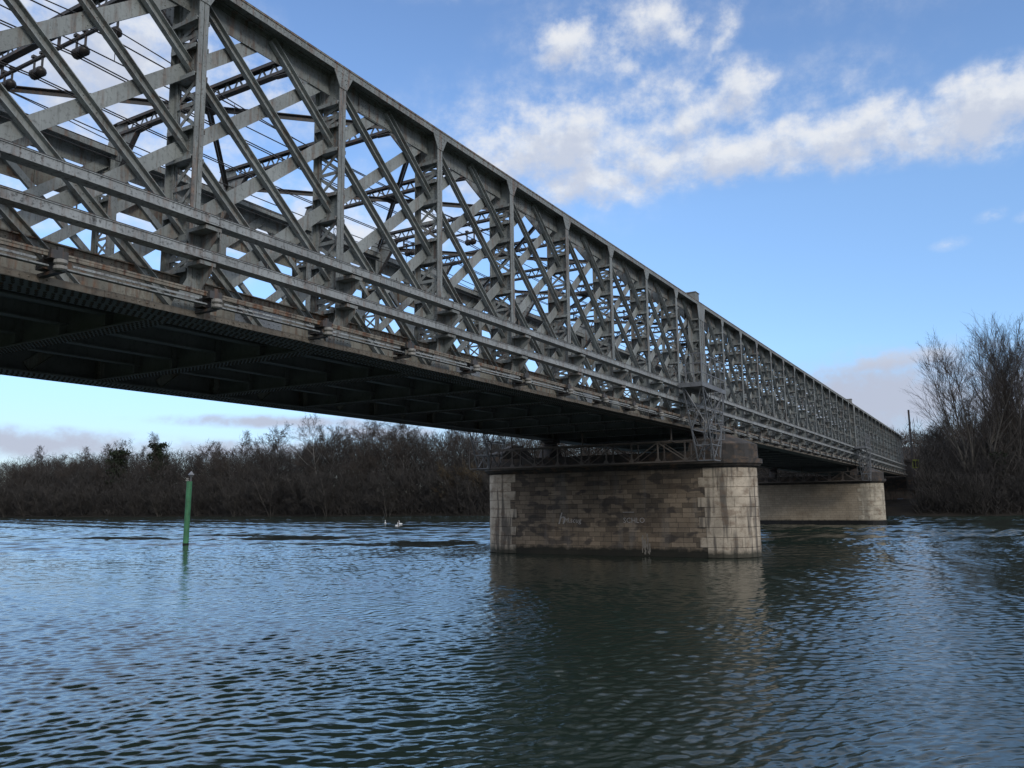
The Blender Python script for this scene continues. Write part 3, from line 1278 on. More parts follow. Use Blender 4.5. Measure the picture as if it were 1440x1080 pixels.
m.box(-.23, -.10, -.06, .06, 4.61, 4.67)
m.box(-.18, -.15, -.02, .02, 4.4, 4.61)
m.build('lamp', PORC, gp)
gp.rotation_euler = (0, math.radians(1.0), .4)

# ------------------------------------------------------------------ swans
sw = empty('swan', (0, 0, 0))
m = MB()
m.tube([(-.55, 0, .24), (-.42, 0, .2), (-.2, 0, .14), (.05, 0, .11), (.26, 0, .14), (.36, 0, .22), (.40, 0, .36), (.36, 0, .52), (.33, 0, .66), (.37, 0, .76), (.45, 0, .77), (.52, 0, .74)],
       [.02, .10, .19, .22, .17, .09, .055, .045, .042, .05, .055, .03], 12)
m.build('body', WHITE, sw, smooth=True)
m = MB()
m.tube([(.52, 0, .74), (.62, 0, .70)], [.03, .012], 8)
m.build('beak', ORANGE, sw)
sw.scale = (.66, .66, .66)
sw.location = (-70.8, 86.6, 0)
sw.rotation_euler = (0, 0, 2.3)
tag(sw, 'white swan on the far water, leftmost of the three with its neck upright', 'swan', 'swans on the far water')
for loc, rz, lab in (((-61.7, 77.6, -.02), -.4, 'white swan nearest the viewer, middle of the three small swans'), ((-66.1, 83.9, 0), 3.0, 'white swan at the right end of the three, closest to the stone pier')):
    c = copy_tree(sw, loc, rz, .66)
    c['label'] = lab

# ------------------------------------------------------------------ bare winter trees
def twig(m, pts, r0, r1, n=3):
    """light tapered tube, no caps"""
    vs, fs = [], []
    L = len(pts)
    for i, p in enumerate(pts):
        q = pts[min(i + 1, L - 1)]
        o = pts[max(i - 1, 0)]
        d = (q[0] - o[0], q[1] - o[1], q[2] - o[2])
        if abs(d[2]) > .8 * math.sqrt(d[0] ** 2 + d[1] ** 2 + d[2] ** 2):
            s = (0 * d[2] - 0 * d[1], 0, 0)
            sx, sy, sz = d[2], 0, -d[0]
        else:
            sx, sy, sz = d[1], -d[0], 0
        l = math.sqrt(sx * sx + sy * sy + sz * sz) + 1e-9
        sx, sy, sz = sx / l, sy / l, sz / l
        ux, uy, uz = sy * d[2] - sz * d[1], sz * d[0] - sx * d[2], sx * d[1] - sy * d[0]
        l = math.sqrt(ux * ux + uy * uy + uz * uz) + 1e-9
        ux, uy, uz = ux / l, uy / l, uz / l
        r = r0 + (r1 - r0) * i / (L - 1)
        for k in range(n):
            a = 2 * PI * k / n
            c, t = math.cos(a) * r, math.sin(a) * r
            vs.append((p[0] + sx * c + ux * t, p[1] + sy * c + uy * t, p[2] + sz * c + uz * t))
    for i in range(L - 1):
        for k in range(n):
            k2 = (k + 1) % n
            fs.append((i * n + k, i * n + k2, (i + 1) * n + k2, (i + 1) * n + k))
    m.add(vs, fs)


def path(rr, p, d, L, seg, lift, wob):
    pts = [p]
    x, y, z = p
    dx, dy, dz = d
    for i in range(seg):
        dx += rr.gauss(0, wob)
        dy += rr.gauss(0, wob)
        dz += rr.gauss(0, wob) + lift
        l = math.sqrt(dx * dx + dy * dy + dz * dz)
        dx, dy, dz = dx / l, dy / l, dz / l
        x, y, z = x + dx * L / seg, y + dy * L / seg, z + dz * L / seg
        pts.append((x, y, z))
    return pts, (dx, dy, dz)


def off_dir(rr, d, ang):
    """direction at ang from d, random azimuth"""
    v = Vector(d).normalized()
    o = v.orthogonal().normalized()
    o.rotate(Matrix.Rotation(rr.uniform(0, 2 * PI), 3, v))
    q = v * math.cos(ang) + o * math.sin(ang)
    return (q.x, q.y, q.z)


def at_frac(pts, f):
    f = f * (len(pts) - 1)
    i = min(int(f), len(pts) - 2)
    t = f - i
    a, b = pts[i], pts[i + 1]
    return tuple(a[j] + (b[j] - a[j]) * t for j in range(3)), tuple(b[j] - a[j] for j in range(3))


def make_tree(seed, h, stems, lean, limbs, limb_ang, limb_len, kids, kid_ang, lift, base, rtrunk, ivy=0, bark=None, twigm=None, rmin=.019, kl=.5):
    rr = random.Random(seed)
    tr, cr, iv = MB(), MB(), MB()
    for s in range(stems):
        a = 2 * PI * s / max(1, stems) + rr.uniform(-.5, .5)
        ln = lean * rr.uniform(.4, 1) if stems > 1 else lean * rr.uniform(-1, 1)
        d = (math.cos(a) * math.sin(ln), math.sin(a) * math.sin(ln), math.cos(ln))
        hh = h * (rr.uniform(.78, 1.0) if stems > 1 else 1.0)
        p0 = (math.cos(a) * .25 * (stems > 1), math.sin(a) * .25 * (stems > 1), -.3)
        stem, dend = path(rr, p0, d, hh * .86, 8, .02, .045)
        rt = rtrunk * (1 if stems == 1 else .7)
        twig(tr, stem, rt, .03, 7)
        for i in range(limbs):
            f = base + (1 - base) * (i + rr.random()) / limbs
            f = min(f, .985)
            p, dd = at_frac(stem, f)
            dr = off_dir(rr, dd, limb_ang * rr.uniform(.6, 1.25) * (1.12 - .3 * f))
            L = h * limb_len * (1.05 - .45 * f) * rr.uniform(.65, 1.2)
            lb_, _ = path(rr, p, dr, L, 5, lift, .09)
            r0 = max(rmin * 1.6, rt * .42 * (1.1 - .7 * f))
            twig(tr if L > h * .15 else cr, lb_, r0, rmin, 4)
            n2 = kids[0]
            for j in range(n2):
                f2 = .18 + .8 * (j + rr.random()) / n2
                p2, d2 = at_frac(lb_, min(f2, .99))
                dr2 = off_dir(rr, d2, kid_ang * rr.uniform(.6, 1.3))
                L2 = L * kl * (1.15 - .6 * f2) * rr.uniform(.6, 1.25)
                b2, _ = path(rr, p2, dr2, L2, 3, lift * 1.4, .12)
                twig(cr, b2, max(rmin * 1.2, r0 * .4), rmin * .8, 3)
                for k in range(kids[1]):
                    f3 = .15 + .84 * (k + rr.random()) / kids[1]
                    p3, d3 = at_frac(b2, min(f3, .99))
                    dr3 = off_dir(rr, d3, kid_ang * rr.uniform(.6, 1.3))
                    L3 = L2 * .55 * rr.uniform(.6, 1.3)
                    b3, _ = path(rr, p3, dr3, L3, 2, lift * 1.5, .15)
                    twig(cr, b3, rmin * .85, rmin * .55, 3)
                    for q in range(kids[2]):
                        p4, d4 = at_frac(b3, rr.uniform(.2, .95))
                        dr4 = off_dir(rr, d4, kid_ang * rr.uniform(.6, 1.3))
                        b4, _ = path(rr, p4, dr4, L3 * .55 * rr.uniform(.6, 1.4), 1, lift, .1)
                        twig(cr, b4, rmin * .6, rmin * .35, 3)
        if ivy:
            for i in range(int(ivy / stems)):
                f = .35 + .6 * rr.betavariate(1.5, 1.3)
                p, dd = at_frac(stem, f)
                cl = rr.uniform(.2, 1.0) * (.5 + 1.9 * math.sin(f * 21 + seed) ** 2)
                a = rr.uniform(0, 2 * PI)
                c = (p[0] + math.cos(a) * cl, p[1] + math.sin(a) * cl, p[2] + rr.uniform(-.4, .4))
                for q in range(3):
                    ce = tuple(c[j] + rr.gauss(0, .18) for j in range(3))
                    u = Vector((rr.gauss(0, 1), rr.gauss(0, 1), rr.gauss(0, 1))).normalized()
                    w = u.orthogonal().normalized()
                    t = u.cross(w)
                    sz = rr.uniform(.13, .30)
                    iv.add([tuple(Vector(ce) + w * sz), tuple(Vector(ce) + t * sz), tuple(Vector(ce) - w * sz), tuple(Vector(ce) - t * sz)], [(0, 1, 2, 3)])
    root = empty('bare_tree', (0, -900, -50))
    t_ = tr.build('trunk', bark or BARK, root)
    cr.build('crown', twigm or TWIG, root)
    if ivy:
        iv.build('ivy', IVY, root)
    return root


protos = {
    'oval': make_tree(11, 15, 1, .05, 20, .95, .36, (8, 7, 3), .80, .03, .22, .19, twigm=TWIGD),
    'broad': make_tree(12, 16, 1, .07, 20, 1.05, .38, (8, 7, 3), .85, .02, .26, .22),
    'slim': make_tree(13, 18, 1, .04, 24, .75, .26, (8, 7, 3), .7, .05, .3, .18),
    'fork': make_tree(14, 17, 2, .22, 12, .85, .32, (8, 7, 3), .75, .04, .3, .2, bark=BARKP),
    'shrub': make_tree(15, 9, 7, .55, 10, .75, .32, (6, 6, 3), .7, .05, .12, .09, twigm=TWIGD),
    'ochre': make_tree(16, 9.5, 6, .5, 10, .75, .34, (6, 6, 3), .75, .04, .15, .09, twigm=TWIGO),
    'ivied': make_tree(17, 17, 1, .05, 18, .95, .32, (7, 6, 3), .75, .04, .3, .2, ivy=2000),
    'ivied2': make_tree(23, 18, 1, .05, 15, .85, .28, (7, 6, 3), .75, .05, .35, .2, ivy=1200),
    'fan': make_tree(18, 25, 5, .40, 17, .48, .34, (5, 5, 3), .38, .03, .22, .30, rmin=.014, kl=.62),
    'fan2': make_tree(19, 26, 3, .22, 20, .46, .33, (5, 5, 3), .38, .035, .3, .22, bark=BARKP, rmin=.014, kl=.6),
    'poplar': make_tree(20, 27, 2, .14, 24, .46, .29, (5, 5, 3), .38, .04, .28, .24, rmin=.014, kl=.6),
}
used = set()


def tree(kind, x, y, z, sc, rz, label, group, name='bare_tree'):
    if kind in used:
        o = copy_tree(protos[kind], (x, y, z), rz, sc)
    else:
        used.add(kind)
        o = protos[kind]
        o.location = (x, y, z)
        o.rotation_euler = (0, 0, rz)
        o.scale = (sc, sc, sc)
    o.name = name
    tag(o, label, 'tree', group)
    return o


rt = random.Random(21)


def bank_y(x):
    """y of the far water line"""
    if x > -20:
        return 128 + 9 * min(1, max(0, (x + 2) / 12)) + 5 * min(1, max(0, (-x - 12) / 8))
    return 143 + 1.5 * math.sin(x * .06) + .8 * math.sin(x * .17 + 1) - 2 * min(1, max(0, (x + 40) / 20))


def ground_z(x, y):
    d = y - bank_y(x)
    z = max(-1.6, min(1.6, d * .45 - .05))
    if d > 6:
        z += (1 - math.exp(-(d - 6) / 60)) * 5
    # wooded hill behind the right bank
    hx = 1 / (1 + math.exp(-(x + 65) / 14))
    hy = min(1, max(0, (y - 195) / 90))
    z += 13 * hx * hy * hy * (3 - 2 * hy) * (1 + .12 * math.sin(x * .05 + 1) + .06 * math.sin(x * .13))
    return z


GL = 'trees of the far left bank wood'
# the ones that stand out against the sky: (photo column -> x on the bank), kind, size, label
stand = [
    ('ivied', -228, 1.32, 'ivy darkened bare tree, broad topped, second tall crown from the left'),
    ('ivied2', -207.5, 1.32, 'tall narrow tree with dark ivy clumps, just left of the green marker post'),
    ('broad', -190, 1.20, 'round headed bare tree standing above the wood right behind the green marker post'),
    ('slim', -178, 1.2, 'slender bare tree rising clear of the wood, first right of the green marker'),
    ('oval', -160.5, 1.5, 'tallest round bare crown of the far wood, against the flat cloud'),
    ('fork', -143.5, 1.42, 'pale stemmed forked bare tree standing clear just left of the bridge deck'),
    ('broad', -129, 1.38, 'broad bare tree half hidden by the far edge of the bridge deck'),
    ('fork', -119, 1.05, 'pale birch like trunk showing white in the dark wood under the bridge'),
    ('slim', -247, 1.12, 'feathery leaning bare crown near the left edge of the far wood'),
    ('ochre', -101, 1.15, 'ochre tinted bushy tree in the wood between the swans and the stone pier'),
    ('ochre', -94, 1.05, 'smaller yellowish bush tree on the bank close left of the stone pier'),
]
for i, (kd, x, sc, lab) in enumerate(stand):
    y = bank_y(x) + (9 if kd != 'ochre' else 4)
    tree(kd, x, y, ground_z(x, y), sc, rt.uniform(0, 6.28), lab, GL)
rows = [(1.8, ('shrub',), .9, 5.4), (7.5, ('oval', 'shrub', 'broad'), .80, 5.2), (14, ('oval', 'broad', 'slim'), .86, 5.0), (22, ('broad', 'oval', 'slim'), .86, 5.4), (32, ('oval', 'broad', 'slim'), .90, 6.2)]
for ri, (dy, kinds, sc, step) in enumerate(rows):
    x = -310 + rt.uniform(0, 4)
    while x < -26:
        kd = rt.choice(kinds)
        y = bank_y(x) + dy + rt.uniform(-1.8, 1.8)
        s = sc * rt.uniform(.78, 1.14) * (1 + .10 * math.sin(x * .045 + 2)) * (1.30 if x > -135 else 1.16) * (.72 if x > -62 else 1)
        if kd == 'shrub' and ri > 0:
            s *= 1.15
        lab = {0: 'low many stemmed leafless shrub at the waterline of the far left bank', 1: 'leafless brown grey tree in the front ranks of the far left wood'}.get(ri, 'leafless brown grey tree standing deep in the far left wood')
        grp = {0: 'shrubs along the far left waterline', 1: 'front trees of the far left wood'}.get(ri, 'back trees of the far left wood')
        tree(kd, x, y, ground_z(x, y) - .2, s, rt.uniform(0, 6.28), lab, grp, 'bare_shrub' if kd == 'shrub' else 'bare_tree')
        x += step * rt.uniform(.75, 1.25)

GR = 'tall trees of the right bank'
right = [
    ('fan', -1.9, 10, 1.05, 'wide fanning bare tree leaning over the water, leftmost of the right bank group', GR),
    ('fan2', 1.5, 15, 1.08, 'tall pale stemmed bare tree in the right bank group, behind the fanning one', GR),
    ('poplar', 3.2, 11, 1.05, 'upright bare tree with twin trunks, second from the right edge', GR),
    ('fan', 6.2, 14, 1.10, 'tallest fanning bare tree cut by the right edge of the picture', GR),
    ('fan2', 10, 13, 1.05, 'bare tree just beyond the right edge of the picture on the right bank', GR),
    ('poplar', 16, 18, 1.0, 'upright bare tree well outside the right edge of the picture', GR),
    ('ivied2', .9, 6.5, .5, 'short dark ivy smothered trunk below the tall right bank trees', GR),
]
for kd, x, dy, sc, lab, grp in right:
    y = bank_y(x) + dy
    o = tree(kd, x, y, ground_z(x, y), sc, rt.uniform(0, 6.28), lab, grp)
for ri, (dy, n, kinds, sc) in enumerate(((3.0, 11, ('shrub',), .62), (7, 10, ('shrub', 'oval'), .8), (24, 9, ('broad', 'oval'), .78), (36, 9, ('slim', 'broad'), .8))):
    for i in range(n):
        x = -8.2 + 44 * (i + rt.random()) / n
        kd = rt.choice(kinds)
        y = bank_y(x) + dy + rt.uniform(-1, 1)
        lab = 'tangled leafless bush at the foot of the right bank trees' if ri < 2 else 'leafless tree in the thicket behind the tall right bank trees'
        tree(kd, x, y, ground_z(x, y) - .1, sc * rt.uniform(.8, 1.2) * (.55 if kd == 'oval' and ri == 1 else 1), rt.uniform(0, 6.28), lab, 'bushes of the right bank' if ri < 2 else 'thicket trees of the right bank', 'bare_shrub' if kd == 'shrub' else 'bare_tree')


# ------------------------------------------------ wood that reads as one mass
def twig_mass(name, n, sampler, mat, seed, lmin, lmax, wid):
    r = np.random.default_rng(seed)
    base, hscale = sampler(r, n)
    d = np.stack([r.normal(0, .42, n), r.normal(0, .42, n), r.uniform(.35, 1.0, n)], 1)
    d /= np.linalg.norm(d, axis=1)[:, None]
    L = r.uniform(lmin, lmax, n)[:, None] * hscale
    s = np.cross(d, r.normal(0, 1, (n, 3)))
    s /= np.linalg.norm(s, axis=1)[:, None]
    w = r.uniform(.4, 1.0, n)[:, None] * wid
    a = base + s * w
    b = base - s * w
    m_ = base + d * L * .55 + r.normal(0, .08, (n, 3)) * L
    e = base + d * L
    V = np.stack([a, b, m_ + s * w * .6, m_ - s * w * .6, e], 1).reshape(-1, 3)
    i = np.arange(n)[:, None] * 5
    q = np.concatenate([i, i + 1, i + 3, i + 2], 1)
    t = np.concatenate([i + 2, i + 3, i + 4], 1)
    loops = np.concatenate([q, t], 1).reshape(-1)
    me = bpy.data.meshes.new(name)
    me.vertices.add(len(V))
    me.vertices.foreach_set('co', V.astype(np.float32).ravel())
    me.loops.add(len(loops))
    me.loops.foreach_set('vertex_index', loops.astype(np.int32))
    me.polygons.add(2 * n)
    st = np.stack([np.arange(n) * 7, np.arange(n) * 7 + 4], 1).ravel()
    me.polygons.foreach_set('loop_start', st.astype(np.int32))
    me.update(calc_edges=True)
    me.materials.append(mat)
    o = link(name, me)
    return o


by = np.vectorize(bank_y)
gz = np.vectorize(ground_z)


def left_wood(r, n):
    x = r.uniform(-320, -24, n)
    dy = .2 + 30 * r.random(n) ** 1.6
    y = by(x) + dy
    top = (12.5 + 1.5 * np.clip((x + 140) / 30, 0, 1) - 4.0 * np.clip((x + 70) / 20, 0, 1) + 1.3 * np.sin(x * .21) + 1.2 * np.sin(x * .083 + 1) + .8 * np.sin(x * .47)) * np.clip(.35 + dy / 9, 0, 1.15)
    z = gz(x, y) + top * r.random(n)
    return np.stack([x, y, z], 1), 1.0


o = twig_mass('wood_undergrowth', 210000, left_wood, TWIGD, 5, .8, 2.8, .055)
tag(o, 'dark tangle of leafless undergrowth filling the far left bank wood', 'undergrowth', kind='stuff')


def right_wood(r, n):
    x = r.uniform(-9.5, 30, n)
    dy = .8 + 40 * r.random(n) ** 1.5
    y = by(x) + dy
    top = (4.6 + .9 * np.sin(x * .5) + .9 * np.sin(x * .23 + 1)) * np.clip(.35 + dy / 10, 0, 2.0)
    z = gz(x, y) + top * r.random(n)
    return np.stack([x, y, z], 1), 1.0


o = twig_mass('bank_undergrowth', 60000, right_wood, TWIGD, 6, .7, 2.4, .045)
tag(o, 'dark leafless brambles and brush covering the right bank below the tall trees', 'undergrowth', kind='stuff')


def hill_wood(r, n):
    x = r.uniform(-130, 230, n)
    y = 190 + 130 * r.random(n)
    ng = 700
    cx, cy = r.uniform(-130, 230, ng), r.uniform(195, 320, ng)
    g = r.integers(0, ng, n)
    x = cx[g] + r.normal(0, 2.6, n)
    y = cy[g] + r.normal(0, 2.6, n)
    hh = 4 + 4.5 * ((g * 7919) % 97) / 97.0
    z = gz(x, y) + hh * r.random(n) ** .8 * np.exp(-((x - cx[g]) ** 2 + (y - cy[g]) ** 2) / 40)
    return np.stack([x, y, z], 1), 1.0


o = twig_mass('hillside_wood', 80000, hill_wood, TWIG, 7, 1.2, 3.4, .10)
tag(o, 'leafless wood covering the hill beyond the far end of the bridge', 'wood', kind='stuff')

# ------------------------------------------------------------------ terrain
xs_ = np.concatenate([np.linspace(-1500, -330, 25), np.linspace(-320, 260, 190), np.linspace(275, 1200, 20)])
ds_ = np.concatenate([np.linspace(-6, 12, 28), np.linspace(14, 60, 22), np.linspace(65, 260, 45), np.linspace(290, 2600, 18)])
V, F = [], []
rg = np.random.default_rng(3)
for x in xs_:
    for d in ds_:
        y = bank_y(x) + d
        V.append((x, y, ground_z(x, y) + (rg.normal(0, .10) if d > 0 else 0)))
nd_ = len(ds_)
for i in range(len(xs_) - 1):
    for j in range(nd_ - 1):
        a = i * nd_ + j
        F.append((a, a + nd_, a + nd_ + 1, a + 1))
me = bpy.data.meshes.new('far_bank')
me.from_pydata(V, [], F)
me.materials.append(EARTH)
me.polygons.foreach_set('use_smooth', [True] * len(F))
struct(link('far_bank', me))
# the bank the viewer stands on
V, F = [], []
xs2 = np.linspace(-400, 300, 141)
ds2 = np.concatenate([np.linspace(-.5, 6, 20), np.linspace(7, 120, 16)])
for x in xs2:
    for d in ds2:
        z = min(1.05, -.8 + d * .55) + (rg.normal(0, .03))
        V.append((x, .9 - d + .25 * math.sin(x * .4), z))
nn_ = len(ds2)
for i in range(len(xs2) - 1):
    for j in range(nn_ - 1):
        a = i * nn_ + j
        F.append((a, a + 1, a + nn_ + 1, a + nn_))
me = bpy.data.meshes.new('near_bank')
me.from_pydata(V, [], F)
me.materials.append(GRASS)
me.polygons.foreach_set('use_smooth', [True] * len(F))
struct(link('near_bank', me))

# ------------------------------------------------------------------ river water
m, nt, b = new_mat('river_water')
b.inputs['Base Color'].default_value = (.018, .028, .021, 1)
b.inputs['Roughness'].default_value = .06
b.inputs['IOR'].default_value = 1.333
v = pos(nt)
bp = nd(nt, 'ShaderNodeBump')
bp.inputs['Distance'].default_value = .012
gu = nd(nt, 'ShaderNodeAttribute', attribute_name='gust')
nt.links.new(math_n(nt, 'MULTIPLY', gu.outputs['Fac'], .26), bp.inputs['Strength'])
h = noise(nt, pos(nt, (9, 13, 9)), 1.0, 5, .62)
nt.links.new(h, bp.inputs['Height'])
nt.links.new(bp.outputs[0], b.inputs['Normal'])
WATER = m

NA = 900
az = np.radians(np.linspace(-72, 14, NA))
rs = [3.2]
while rs[-1] < 300:
    r_ = rs[-1]
    rs.append(r_ + min(.34, max(.028, .028 + (r_ - 12) * .0024)))
rs = np.array(rs)
NR = len(rs)
A, R_ = np.meshgrid(az, rs)
X = (R_ * np.sin(A)).astype(np.float64)
Y = (R_ * np.cos(A)).astype(np.float64)
rw = np.random.default_rng(12)


def vnoise(x, y, seed):
    """smooth value noise"""
    r = np.random.default_rng(seed)
    tab = r.random((64, 64))
    xi, yi = np.floor(x).astype(int), np.floor(y).astype(int)
    fx, fy = x - xi, y - yi
    fx, fy = fx * fx * (3 - 2 * fx), fy * fy * (3 - 2 * fy)
    g = lambda i, j: tab[i % 64, j % 64]
    return (g(xi, yi) * (1 - fx) + g(xi + 1, yi) * fx) * (1 - fy) + (g(xi, yi + 1) * (1 - fx) + g(xi + 1, yi + 1) * fx) * fy


Z = np.zeros_like(X)
VAR = np.zeros_like(X)
NW = 72
lam = np.exp(rw.uniform(math.log(.085), math.log(.40), NW))
lam[:6] = np.linspace(.9, 1.7, 6)
main = math.radians(-60)                     # travel direction of the ripples, from +Y towards -X
wx = X + .75 * vnoise(X * .35, Y * .35, 1) + 1.2 * vnoise(X * .08, Y * .08, 2)
wy = Y + .75 * vnoise(X * .35 + 9, Y * .35, 3) + 1.2 * vnoise(X * .08 + 5, Y * .08, 4)
cell = np.maximum(R_ * (az[1] - az[0]), np.gradient(rs)[:, None])
for l in lam:
    th = main + rw.normal(0, .48)
    k = 2 * PI / l
    slope = .0155 * (.30 if l > .8 else 1.0) * rw.uniform(.6, 1.3)
    fade = np.clip((l / cell - 2.2) / 2.0, 0, 1)
    phs = k * (wx * math.sin(th) + wy * math.cos(th)) + rw.uniform(0, 2 * PI)
    Z += fade * slope / k * np.sin(phs)
    VAR += (fade * slope) ** 2 / 2
# keep the mean steepness up where only the longer ripples are resolved
want = .116 - .054 * np.clip((R_ - 9) / 26, 0, 1)
want = want + .05 * np.clip((R_ - 18) / 20, 0, 1) * np.clip((np.degrees(A) + 22) / 14, 0, 1)      # breezier on the open right hand side
Z *= want / np.sqrt(VAR + 1e-5)
# gusts and slicks: calmer streaks mirror the dark wood
gust = .52 + .78 * vnoise(X * .05 + 3, Y * .12, 6) + .42 * vnoise(X * .22, Y * .4, 7)
for cx, cy, sx, sy, amt in ((-33.2, 45.8, 3.3, 3.6, .93), (-66, 44.8, 9, 2.4, .88), (-50, 48.6, 6.5, 3.6, .84), (-58, 52, 18, 2.2, .6), (-38, 42.5, 9, 1.6, .6), (-120, 95, 22, 2.2, .8), (-75, 98, 18, 2.0, .7), (-40, 62, 10, 1.2, .5), (-95, 70, 14, 1.3, .6), (-9, 62, 6, 3, .55), (2, 100, 9, 6, .5)):
    dd = ((X - cx) / sx) ** 2 + ((Y - cy) / sy) ** 2
    dd = dd * (1 + 1.5 * (vnoise(X * .9, Y * 1.9, 8) - .5) + .8 * (vnoise(X * 2.6, Y * 4, 9) - .5))
    gust *= 1 - min(.985, amt * 1.08) * np.clip((1.4 - dd) / 1.1, 0, 1)
# sheltered lee around the piers
for py in (T(0), T(14)):
    dx = np.maximum(np.abs(X + 16.6) - 6.9, 0)
    dy = np.maximum(np.abs(Y - py) - 1.6, 0)
    gust *= 1 - .35 * np.exp(-(dx * dx + dy * dy) / 30)
Z *= gust
Z = Z + 14.0 * Z * np.abs(Z)        # peakier crests
co = np.stack([X, Y, Z], -1).reshape(-1, 3).astype(np.float32)
i, j = np.meshgrid(np.arange(NR - 1), np.arange(NA - 1), indexing='ij')
a = (i * NA + j).ravel()
quads = np.stack([a, a + NA, a + NA + 1, a + 1], 1)
# plain outer sheet around the fan (same mesh, lies a little lower)
n0 = len(co)
outer = np.array([(-1500, -60, -.09), (1200, -60, -.09), (1200, 160, -.09), (-1500, 160, -.09)], np.float32)
co = np.concatenate([co, outer])
quads = np.concatenate([quads, np.array([[n0, n0 + 1, n0 + 2, n0 + 3]])])
me = bpy.data.meshes.new('river_water')
me.vertices.add(len(co))
me.vertices.foreach_set('co', co.ravel())
me.loops.add(quads.size)
me.loops.foreach_set('vertex_index', quads.astype(np.int32).ravel())
me.polygons.add(len(quads))
me.polygons.foreach_set('loop_start', (np.arange(len(quads)) * 4).astype(np.int32))
me.polygons.foreach_set('use_smooth', np.ones(len(quads), bool))
me.update(calc_edges=True)
me.materials.append(WATER)
ga = me.attributes.new('gust', 'FLOAT', 'POINT')
ga.data.foreach_set('value', np.concatenate([np.clip(gust, 0, 1).ravel(), np.ones(4)]).astype(np.float32))
struct(link('river_water', me))

# ------------------------------------------------------------------ sky
SUN_AZ, SUN_EL = math.radians(120), math.radians(28)
w = bpy.data.worlds.new('World')
bpy.context.scene.world = w
w.use_nodes = True
nt = w.node_tree
bg = nt.nodes['Background']
sky = nd(nt, 'ShaderNodeTexSky', sky_type='NISHITA')
sky.sun_disc = False
sky.sun_elevation = SUN_EL
sky.sun_rotation = SUN_AZ
sky.altitude = 50
sky.air_density = 1.0
sky.dust_density = .3
sky.ozone_density = 2.0

# cloud density as a function of (azimuth, elevation) in degrees
grp = bpy.data.node_groups.new('cloud_field', 'ShaderNodeTree')
grp.interface.new_socket('AE', in_out='INPUT', socket_type='NodeSocketVector')
grp.interface.new_socket('Density', in_out='OUTPUT', socket_type='NodeSocketFloat')
gi = grp.nodes.new('NodeGroupInput')
go = grp.nodes.new('NodeGroupOutput')
ae = gi.outputs[0]


def gnoise(vec, sc, detail, rough, stretch=(1, 1, 1), loc=(0, 0, 0)):
    mp = nd(grp, 'ShaderNodeMapping')
    mp.inputs['Scale'].default_value = stretch
    mp.inputs['Location'].default_value = loc
    grp.links.new(vec, mp.inputs['Vector'])
    n = nd(grp, 'ShaderNodeTexNoise')
    n.inputs['Scale'].default_value = sc
    n.inputs['Detail'].default_value = detail
    n.inputs['Roughness'].default_value = rough
    grp.links.new(mp.outputs[0], n.inputs['Vector'])
    return n


wn = gnoise(ae, .25, 3, .55)
vm = nd(grp, 'ShaderNodeVectorMath', operation='SUBTRACT')
grp.links.new(wn.outputs['Color'], vm.inputs[0])
vm.inputs[1].default_value = (.5, .5, .5)
vs_ = nd(grp, 'ShaderNodeVectorMath', operation='SCALE')
grp.links.new(vm.outputs[0], vs_.inputs[0])
vs_.inputs['Scale'].default_value = 3.0
va = nd(grp, 'ShaderNodeVectorMath', operation='ADD')
grp.links.new(ae, va.inputs[0])
grp.links.new(vs_.outputs[0], va.inputs[1])
wae = va.outputs[0]
fine = gnoise(ae, .5, 9, .62, (1, 1.25, 1)).outputs['Fac']
# (az, el, half width, half height, tilt deg, strength)
blobs = [
    (-6.5, 23.1, 8.0, 1.75, 2, 1.0), (2.5, 22.9, 7.5, 2.1, 1, 1.1), (-14.0, 22.9, 6.0, 1.6, 2, .95), (10, 22.8, 6, 2.3, 0, 1.0),
    (-26.5, 24.6, 6.5, 2.9, 2, .95), (-24.2, 21.9, 4.6, 1.5, -3, 1.0), (-31.0, 23.6, 4.5, 2.6, 10, .85), (-19.5, 23.4, 4.5, 1.6, 2, .8),
    (-27, 24.5, 11, 4.6, 0, .50), (-18, 26.0, 7.5, 4.0, -10, .50), (-8, 26.0, 7, 2.6, 5, .26), (-22, 31, 8, 3.2, 0, .40), (0, 32, 12, 3, 0, .2),
    (-17.2, 25.6, 2.9, 1.6, 8, .8), (-13.5, 26.6, 2.8, 2.0, 20, .85), (-14.5, 30, 1.2, 3.8, -20, .55),
    (-25.8, 30.9, 2.3, 1.7, 15, .85), (-18.8, 31.8, 2.8, 1.6, -10, .85), (-21.5, 29.6, 1.4, 1.5, 0, .6),
    (-58, 27.5, 9.0, 6.5, 0, .85), (-52, 19, 7.5, 3.2, 0, .8), (-43, 19.0, 6.0, 3.0, 5, .75), (-62, 18.5, 5, 2.0, 0, .5), (-36, 19.5, 4, 2.0, 0, .6), (-47, 27, 4.5, 2.5, 0, .45),
    (-6.0, 6.2, 6.4, 2.6, 3, 1.15), (4.0, 5.6, 7, 2.6, 2, 1.1), (-4.5, 8.6, 5.0, .75, 4, .9), (-11, 4.5, 3.0, 1.6, 10, .9),
    (-62, 3.9, 9.5, .9, -1, 1.1), (-46.5, 5.6, 7.0, .42, 0, .95), (-40, 4.9, 6, .6, 0, .8), (-50, 3.6, 9, .7, 0, .8),
    (-1.0, 15.6, 1.0, .38, 5, .42), (1.4, 16.9, .9, .38, 10, .36), (3.7, 16.6, 1.0, .4, 10, .42),
]
acc = None
